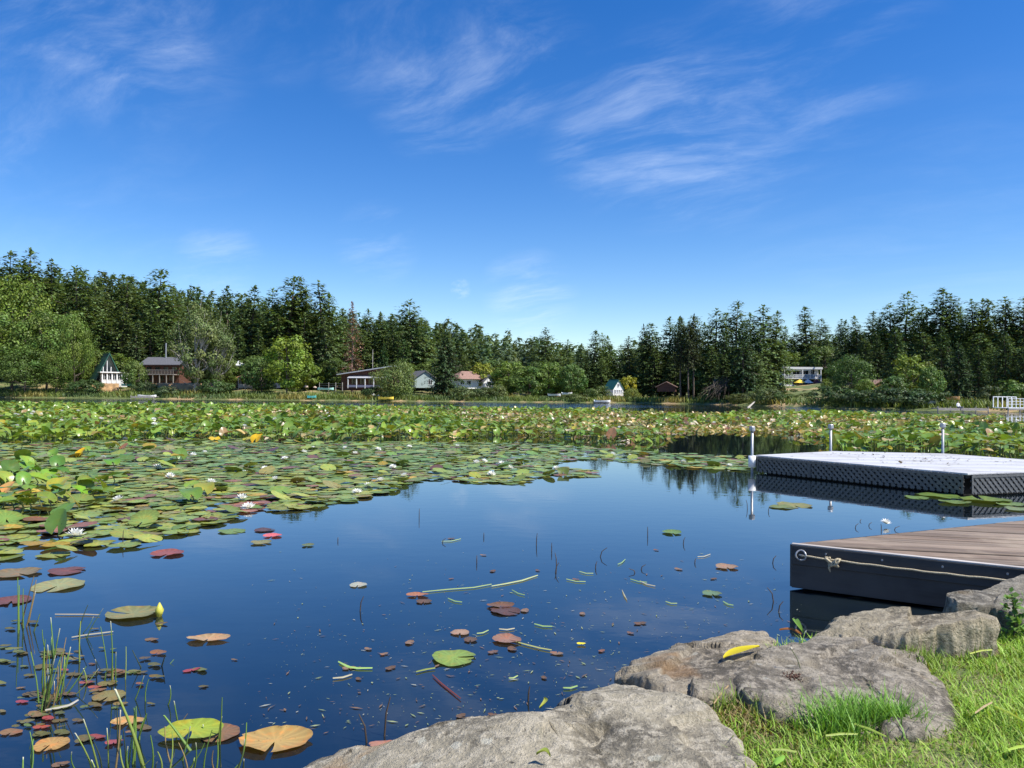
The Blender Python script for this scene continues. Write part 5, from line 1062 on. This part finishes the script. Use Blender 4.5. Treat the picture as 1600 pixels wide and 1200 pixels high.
# steel ring and rope along the side
nn = Vector((fd.y, -fd.x, 0)); rc = A + fd * .09 + nn * .06; rc.z = DT - .085
ring = [Vector((0, 0, 0)) + fd * math.cos(a) * .045 + Vector((0, 0, 1)) * math.sin(a) * .045 + nn * .012 * math.cos(2 * a) for a in [2 * math.pi * i / 20 for i in range(21)]]
o = MB().tube([rc - Vector((A.x, A.y, 0)) + q for q in ring], .008, 8, False).build('mooring_ring', M_steel, e, True)
o = MB().tube([rc - Vector((A.x, A.y, 0)) - nn * .05 - fd * .05, rc - Vector((A.x, A.y, 0)) + fd * .02 + nn * .005], .010, 8).build('eye_bolt', M_steel, e, True)
M_rope = plain('hemp_rope', (.42, .36, .24), .9, .3, 120, bmp=.6)
ro = empty('mooring_rope', rc); tag(ro, 'tan rope knotted to the ring and stretched along the black dock side', 'rope')
pp = []
for i in range(30):
    u_ = i / 29; x_ = 1250 + 395 * u_; q = rc + fd * (u_ * 2.4) + nn * .012; q.z = rc.z + .012 * u_ - .022 * math.sin(u_ * math.pi) + .003 * math.sin(i * 1.9); pp.append(q - rc)
MB().tube(pp, .0085, 8).build('line', M_rope, ro, True)
kn = []
for i in range(46):
    a = i * .55; kn.append(fd * (.27 + .045 * math.cos(a * .62) + .02 * math.sin(a * 2.1)) + nn * (.022 + .02 * math.sin(a)) + Vector((0, 0, -.025 + .035 * math.cos(a * 1.3))))
MB().tube(kn, .010, 7).build('knot', M_rope, ro, True)
MB().tube([fd * .25 + nn * .02 + Vector((0, 0, -.03)), fd * .245 + nn * .03 + Vector((0, 0, -.08)), fd * .255 + nn * .03 + Vector((0, 0, -.115))], [.009, .010, .004], 7).build('rope_tail', M_rope, ro, True)

# ------------------------------------------------------------------ near bank: rocks, lawn
def f_rock(t):
    oc = t.n('ShaderNodeObjectInfo').outputs['Color']
    g = t.n('ShaderNodeNewGeometry').outputs['Position']
    a = t.noise(g, 2.2, 8, .65, .2); b_ = t.noise(g, 16, 7, .7); f_ = t.noise(g, 95, 4, .7)
    c = t.mix(t.ramp(a, .36, .60), (.095, .088, .074), (.27, .25, .205)); c = t.mix(t.math('MULTIPLY', t.ramp(b_, .45, .62), .85), c, (.38, .355, .305)); c = t.mix(t.ramp(t.noise(g, 26, 8, .8), .54, .66), c, (.06, .055, .046))
    c = t.mix(t.math('MULTIPLY', t.ramp(t.noise(g, 1.9, 3, .5, .6), .60, .70), .55), c, (.25, .155, .075))
    wv_ = t.n('ShaderNodeTexNoise', i={'Vector': g, 'Scale': 22.0, 'Detail': 3.0}).outputs['Color']
    vo = t.n('ShaderNodeTexVoronoi', i={'Vector': t.n('ShaderNodeVectorMath', operation='MULTIPLY_ADD', i={0: wv_, 1: (.06, .06, .06), 2: g}).outputs[0], 'Scale': 7.0, 'Randomness': 1.0})
    sp = t.math('MULTIPLY', t.ramp(vo.outputs['Distance'], .20, .13), t.math('GREATER_THAN', t.n('ShaderNodeSeparateColor', i={0: vo.outputs['Color']}).outputs[0], .55)); c = t.mix(t.math('MULTIPLY', sp, t.math('ADD', .35, t.math('MULTIPLY', f_, .8))), c, (.40, .40, .36))
    h_ = t.math('ADD', t.math('MULTIPLY', a, .5), t.math('ADD', t.math('MULTIPLY', b_, .45), t.math('MULTIPLY', f_, .16)))
    zw = t.n('ShaderNodeSeparateXYZ', i={0: g}).outputs[2]; wet = t.ramp(t.math('ADD', zw, t.math('MULTIPLY', b_, -.12)), .06, -.02); c = t.mix(wet, c, (.022, .021, .016)); c = t.mix(t.math('MULTIPLY', t.ramp(t.noise(g, 4.5, 5, .65), .60, .72), .3), c, (.10, .105, .055))
    return pbsdf(t, Base_Color=t.mix(1.0, c, oc, 'MULTIPLY'), Roughness=.88, Specular_IOR_Level=.3, Normal=bump(t, h_, 1.0, .09))
M_rock = mat('lichen_rock', f_rock)
ROCKS = []
def rock(pts_, label, zc, seed, low=-.5, rough_=.022, flare=.03, edge=.03, sm=1, tint=(1.15, 1.06, .93), nf=16, fa=.009):
    out = [W(x_, y_, z_) for x_, y_, z_ in pts_]; n_ = len(out); ce = sum(out, Vector()) / n_; ROCKS.append([(p.x, p.y) for p in out])
    NA, T = 300, [0, .06, .12, .18, .24, .30, .36, .42, .48, .53, .58, .63, .67, .71, .75, .79, .82, .85, .88, .91, .935, .955, .97, .982, .992, 1.0]
    per = [0.0]
    for i in range(n_): per.append(per[-1] + (out[(i + 1) % n_] - out[i]).length)
    ol = []
    for k in range(NA):
        s_ = per[-1] * k / NA; i = max(j for j in range(n_) if per[j] <= s_ + 1e-9); u_ = (s_ - per[i]) / max(1e-9, per[i + 1] - per[i]); ol.append(out[i].lerp(out[(i + 1) % n_], u_))
    for _ in range(sm): ol = [(ol[k - 1] + ol[k] * 2 + ol[(k + 1) % NA]) / 4 for k in range(NA)]
    fr_ = random.Random(seed * 13); xs0 = [p.x for p in out]; ys0 = [p.y for p in out]; fac = [(fr_.uniform(min(xs0), max(xs0)), fr_.uniform(min(ys0), max(ys0)), fr_.uniform(-1, 1), fr_.gauss(0, .09), fr_.gauss(0, .09)) for _ in range(nf)]
    def facet(p):
        wx, wy = p.x + .05 * mnoise.noise((p.x * 6, p.y * 6, seed)), p.y + .05 * mnoise.noise((p.x * 6, p.y * 6, seed + 7)); q = min(fac, key=lambda s_: (s_[0] - wx) ** 2 + (s_[1] - wy) ** 2)
        return fa * q[2] + max(-.03, min(.03, (p.x - q[0]) * q[3] + (p.y - q[1]) * q[4]))
    v, f = [], []
    for ti, tq in enumerate(T):
        for k in range(NA):
            p = ce.lerp(ol[k], tq); p.z = zc * (1 - tq ** 1.6) + ol[k].z * tq ** 1.6 + facet(p)
            q = Vector((p.x, p.y, seed * 1.7)); p.z += rough_ * (mnoise.noise(q * 2.6) * 1.4 + mnoise.noise(q * 7) * .7 + mnoise.noise(q * 21) * .3 + mnoise.noise(q * 47) * .16 - .4 * max(0, .12 - abs(mnoise.noise(q * 1.9 + Vector((5, 3, 0))))) * 5 * .5) - edge * max(0, (tq - .93) / .07) ** 2
            j = .05 * tq * (mnoise.noise(q * 4 + Vector((9, 0, 0)))) + .022 * tq * mnoise.noise(q * 17) + .008 * tq * mnoise.noise(q * 45); d_ = (ol[k] - ce); d_.z = 0; d_.normalize(); p += d_ * j; v.append(p)
    for si, (dz, ou) in enumerate(((.05, .012), (.11, .03), (.2, .04), (.32, .05), (.5, .05), (.8, .05))):
        for k in range(NA):
            b0 = v[(len(T) - 1) * NA + k]; d_ = (ol[k] - ce); d_.z = 0; d_.normalize(); q = Vector((b0.x * 3, b0.y * 3, dz * 6 + seed))
            p = b0 + d_ * (ou * flare / .05 + .035 * mnoise.noise(q * 1.5) + .015 * mnoise.noise(q * 5)); p.z = b0.z - dz; v.append(p)
    NR = len(T) + 6
    for i in range(NR - 1):
        for k in range(NA): f.append((i * NA + k, (i + 1) * NA + k, (i + 1) * NA + (k + 1) % NA, i * NA + (k + 1) % NA))
    me = bpy.data.meshes.new('rock'); me.from_pydata([tuple(p) for p in v], [], f); me.update()
    for p in me.polygons: p.use_smooth = True
    # outline given clockwise or not: make the top face up
    if me.polygons[3 * NA].normal.z < 0: me.flip_normals()
    o = tag(link('rock', me, M_rock), label, 'rock'); o.color = (*tint, 1)
rock([(425, 1212, .10), (480, 1196, .14), (600, 1171, .20), (680, 1147, .25), (755, 1131, .30), (850, 1115, .34), (885, 1086, .38), (925, 1068, .41), (965, 1053, .42), (1010, 1064, .44), (1065, 1088, .46), (1110, 1112, .46), (1150, 1150, .46), (1175, 1188, .46), (1165, 1230, .46), (1120, 1330, .44), (900, 1420, .40), (600, 1350, .25), (420, 1260, .12)],
     'largest pale grey lichen speckled boulder at the bottom, sloping into the water', .45, 1, rough_=.020, tint=(1.45, 1.38, 1.22))
rock([(958, 1050, .40), (985, 1032, .41), (1040, 1018, .42), (1085, 1003, .43), (1125, 990, .45), (1160, 983, .45), (1203, 983, .44), (1212, 1000, .45), (1200, 1022, .46), (1180, 1050, .47), (1160, 1078, .47), (1110, 1098, .47), (1050, 1085, .465)],
     'narrow ridged rock with blunt end wedged between the two largest slabs', .465, 2, edge=.02, fa=.005, rough_=.012)
rock([(1140, 1062, .47), (1165, 1035, .47), (1212, 1010, .47), (1272, 988, .475), (1340, 984, .475), (1416, 994, .46), (1440, 1015, .46), (1458, 1045, .46), (1485, 1080, .46), (1513, 1108, .45), (1500, 1136, .44), (1440, 1150, .455), (1290, 1135, .46), (1200, 1108, .47), (1150, 1088, .47)],
     'broad flat dark grey slab with white lichen spots and rusty stain', .485, 3, edge=.025, rough_=.010, fa=.005, tint=(1.12, 1.05, .95))
rock([(1268, 988, .47), (1320, 957, .53), (1364, 949, .56), (1394, 947, .585), (1447, 952, .60), (1510, 957, .61), (1568, 964, .615), (1566, 972, .615), (1464, 974, .60), (1418, 991, .55), (1340, 998, .485)],
     'squared grey block with sunlit tan front face behind the lawn', .57, 4, edge=.006, nf=6, fa=.003, rough_=.006, flare=.008, sm=1, tint=(1.3, 1.2, 1.0))
rock([(1482, 931, .60), (1521, 918, .61), (1600, 905, .62), (1700, 900, .62), (1720, 945, .62), (1600, 951, .61), (1540, 945, .60), (1490, 938, .60)],
     'grey slab with black mossy side at the right edge beside the dock', .615, 5, edge=.010, rough_=.010, flare=.01, sm=1, tint=(.95, .92, .85))
# lawn and lake bed shelf
lb = [W(x_, y_, .42) for x_, y_ in ((690, 1165), (900, 1105), (1010, 1068), (1150, 1015), (1290, 985), (1400, 968), (1520, 945), (1600, 930), (1750, 910))]
bx_ = [-40, -8, -2.5, -1.0] + [p.x for p in lb] + [9, 40]; by_ = [-4, -1, 1.2, 2.0] + [p.y - .12 for p in lb] + [5.4, 4]
xs_ = np.concatenate([np.linspace(-40, -3, 14), np.linspace(-2.8, 7, 90), np.linspace(7.4, 40, 16)]); ys_ = np.concatenate([np.linspace(-40, -1, 14), np.linspace(-.9, 6.5, 90)])
X, Yg = np.meshgrid(xs_, ys_); yb = np.interp(X, bx_, by_)
Z = -.7 + 1.12 * sstep(-.35, .10, yb - Yg) + .012 * np.sin(X * 5.1) * np.cos(Yg * 4.3) - .2 * sstep(1.15, .75, X); nc = len(xs_)
V = np.stack([X, Yg, Z], -1).reshape(-1, 3); F = [(i * nc + j, i * nc + j + 1, (i + 1) * nc + j + 1, (i + 1) * nc + j) for i in range(len(ys_) - 1) for j in range(nc - 1)]
def f_soil(t):
    g = t.n('ShaderNodeNewGeometry').outputs['Position']; a = t.noise(g, 9, 6, .65)
    return pbsdf(t, Base_Color=t.mix(t.ramp(a, .35, .65), (.09, .11, .035), (.18, .16, .07)), Roughness=.95, Normal=bump(t, a, .6, .02))
tag(link('lawn', npmesh('lawn', V, F, smooth=True), mat('lawn_soil', f_soil)), 'grassy near bank behind the shore rocks', kind='structure')
# grass: denser and longer towards the camera side of the slabs
n = 240000
gx = rng.uniform(.35, 4.6, n); gy = rng.uniform(1.35, 4.5, n); pts = np.stack([gx, gy], -1)
ok = gy < np.interp(gx, bx_, by_) - .02
px_ = 800 + FPX * gx / gy
for k, rk in enumerate(ROCKS):
    ce = np.mean(rk, 0); ok &= ~inside(pts, [tuple(ce + (np.array(p) - ce) * (.98 if k != 2 else .96)) for p in rk])
tg = [W(x_, y_, .44) for x_, y_ in ((1290, 1130), (1330, 1125), (1370, 1122), (1400, 1128), (1310, 1140))]
gap_ = [W(x_, y_, .42) for x_, y_ in ((1020, 1075), (1140, 1090), (1150, 1085), (1130, 1040), (1040, 1050))]
pts, gx, gy = pts[ok], gx[ok], gy[ok]; n = len(pts); pn = nz(pts, 1.6, 4.0) + .6 * nz(pts, 5.0, 7.0)
kp = rng.random(n) < np.clip(.75 + .6 * pn, .3, 1); pts, gx, gy, pn = pts[kp], gx[kp], gy[kp], pn[kp]; n = len(pts); print('grass', n)
dry = np.exp(-((gx - W(1150, 1115, .42).x) / .22) ** 2 - ((gy - W(1150, 1115, .42).y) / .28) ** 2)
h = rng.gamma(5, .0062, n) * (1 + .5 * pn)
base = np.array([[.28, .45, .058]]) * (1 + .25 * pn[:, None]); alt = rng.random(n)
base = np.where((alt < .16)[:, None], [[.36, .42, .09]], base); base = np.where((alt > 1 - .05 - .7 * dry)[:, None], [[.33, .25, .11]], base)
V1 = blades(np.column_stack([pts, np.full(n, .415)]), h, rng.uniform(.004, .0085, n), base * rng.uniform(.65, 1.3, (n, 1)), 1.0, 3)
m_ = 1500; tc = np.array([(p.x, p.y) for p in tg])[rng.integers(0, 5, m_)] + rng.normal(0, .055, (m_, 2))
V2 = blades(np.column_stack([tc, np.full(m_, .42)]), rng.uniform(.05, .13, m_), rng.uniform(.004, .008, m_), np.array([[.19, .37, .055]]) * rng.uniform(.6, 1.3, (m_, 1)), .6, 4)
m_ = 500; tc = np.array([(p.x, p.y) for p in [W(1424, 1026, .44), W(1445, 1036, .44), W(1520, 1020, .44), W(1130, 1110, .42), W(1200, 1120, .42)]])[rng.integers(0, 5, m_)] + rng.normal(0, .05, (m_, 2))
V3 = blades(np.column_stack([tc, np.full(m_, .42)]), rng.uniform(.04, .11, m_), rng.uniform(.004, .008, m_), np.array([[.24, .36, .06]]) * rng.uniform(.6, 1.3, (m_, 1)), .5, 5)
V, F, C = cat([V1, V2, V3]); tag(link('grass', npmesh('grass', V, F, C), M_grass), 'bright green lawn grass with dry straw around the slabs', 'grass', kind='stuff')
# long cut blades lying on the lawn
for k, (x0, y0, x1, y1, w_, c) in enumerate([(1335, 1132, 1385, 1152, .016, (.30, .40, .08)), (1290, 1150, 1340, 1148, .014, (.34, .42, .10)), (1205, 1172, 1245, 1176, .012, (.36, .44, .12)), (1555, 1105, 1600, 1128, .016, (.38, .46, .06)), (1575, 1172, 1605, 1166, .022, (.36, .50, .07)), (1515, 1022, 1550, 1016, .014, (.40, .46, .10)), (1210, 1195, 1225, 1182, .03, (.22, .42, .06)), (1523, 1115, 1550, 1098, .012, (.45, .34, .20)), (1115, 1100, 1138, 1072, .010, (.42, .30, .15))]):
    strip('cut_straw', [(x0, y0), ((x0 + x1) / 2, (y0 + y1) / 2 - 2), (x1, y1)], w_, c, '%s cut grass blade on the lawn %s' % ('straw coloured' if c[0] > c[1] else 'pale green', ['in front of the long grass tuft', 'left of the tuft foot', 'near the largest boulder', 'at the right frame edge', 'in the bottom right corner', 'below the squared block', 'at the bottom beside the largest boulder', 'right of the broad slab', 'by the dry straw patch'][k]), 'cut blades on the lawn', .475, 'grass blade')
# yellow leaf, orange leaf, seed stalk, crumbs, weed
def curved_leaf(name, x0, y0, x1, y1, z_, w_, c, label, arch=.02, cat_='leaf'):
    a, b_ = W(x0, y0, z_), W(x1, y1, z_); d_ = (b_ - a); s_ = Vector((-d_.y, d_.x, 0)).normalized(); v, f, cc = [], [], []; n_ = 11
    for i in range(n_):
        u_ = i / (n_ - 1); w2 = w_ * (math.sin(math.pi * (u_ * .94 + .03)) ** .8); m2 = a + d_ * u_ + Vector((0, 0, arch * math.sin(u_ * math.pi))) + s_ * (.018 * math.sin(u_ * math.pi))
        v += [tuple(m2 + s_ * w2 / 2 + Vector((0, 0, .010))), tuple(m2), tuple(m2 - s_ * w2 / 2 + Vector((0, 0, .010)))]; cc += [c, tuple(q_ * .8 for q_ in c), c]
    for i in range(n_ - 1):
        for k in range(2): f.append((i * 3 + k, i * 3 + k + 1, i * 3 + k + 4, i * 3 + k + 3))
    return tag(link(name, npmesh(name, v, f, np.array(cc), True), M_grass), label, cat_)
curved_leaf('fallen_leaf', 1131, 1029, 1187, 1011, .492, .062, (.62, .52, .02), 'bright yellow willow leaf lying on the slab', .002)
curved_leaf('fallen_leaf', 1255, 990, 1243, 970, .47, .035, (.16, .30, .04), 'small green leaf at the slab edge by the dock', .03)
curved_leaf('fallen_leaf', 1218, 985, 1252, 992, .45, .028, (.40, .17, .07), 'small orange brown leaf at the slab edge by the dock', .01)
curved_leaf('fallen_leaf', 850, 1092, 843, 1108, .36, .02, (.35, .38, .06), 'tiny yellow green leaf on the edge of the largest boulder', .01)
curved_leaf('fallen_leaf', 838, 1180, 860, 1184, .47, .025, (.26, .32, .06), 'small green leaf lying on the largest boulder', .01)
b_ = W(1253, 1046, .475); tp = P(1236, 1013, b_.y); e = empty('seed_stalk', b_); tag(e, 'small grey plantain seed stalk standing on the broad slab', 'plant')
MB().tube([(0, 0, -.02), (tp - b_) * .5 + Vector((.004, 0, 0)), tp - b_], .0022, 5).build('stalk', plain('stalk_green', (.12, .14, .06), .7), e)
MB().tube([(tp - b_) * .93, (tp - b_) * .98, (tp - b_) * 1.05], [.003, .007, .003], 7).build('seed_head', plain('seed_head', (.42, .38, .30), .9), e, True)
n = 130; lo = np.array([tuple(W(1240 + a, 1056 + b2, .47)) for a, b2 in zip(rng.normal(0, 11, n), rng.normal(0, 3.2, n))]); lo[:, 2] += rng.uniform(-.004, .003, n); s_ = rng.uniform(.003, .008, n)
OC = np.array([[1, 0, 0], [-1, 0, 0], [0, 1, 0], [0, -1, 0], [0, 0, 1], [0, 0, -1.]]); OF = np.array([[0, 2, 4], [2, 1, 4], [1, 3, 4], [3, 0, 4], [2, 0, 5], [1, 2, 5], [3, 1, 5], [0, 3, 5]])
V, F, C = scatter(OC, OF, rots(rng.uniform(0, 6, n), rng.uniform(0, 3, n)), s_, lo, np.array([[.07, .035, .022]]) * rng.uniform(.6, 1.5, (n, 1)))
tag(link('crumbs', npmesh('crumbs', V, F, C), M_deb), 'little heap of dark brown crumbs on the broad slab', 'crumbs', kind='stuff')
wb = W(1583, 1003, .43); e = empty('weed', wb); tag(e, 'leafy green weed climbing the corner between block and mossy slab', 'plant')
n = 130; zz_ = rng.uniform(.0, .26, n); lo = np.column_stack([rng.normal(0, .03, n) + .02 * zz_, rng.normal(0, .03, n), zz_]); s_ = rng.uniform(.018, .038, n)
V, F, C = scatter(DIA_V, DIA_F, rots(rng.uniform(0, 6.28, n), rng.normal(.3, .6, n)), np.stack([s_ * 1.1, s_ * 1.4, s_], -1), lo, np.array([[.12, .22, .04]]) * rng.uniform(.6, 1.5, (n, 1)))
link('leaves', npmesh('leaves', V, F, C), M_grass, e); MB().tube([(0, 0, -.02), (.01, 0, .12), (.0, .01, .26)], .004, 5).build('stem', M_stalk, e)
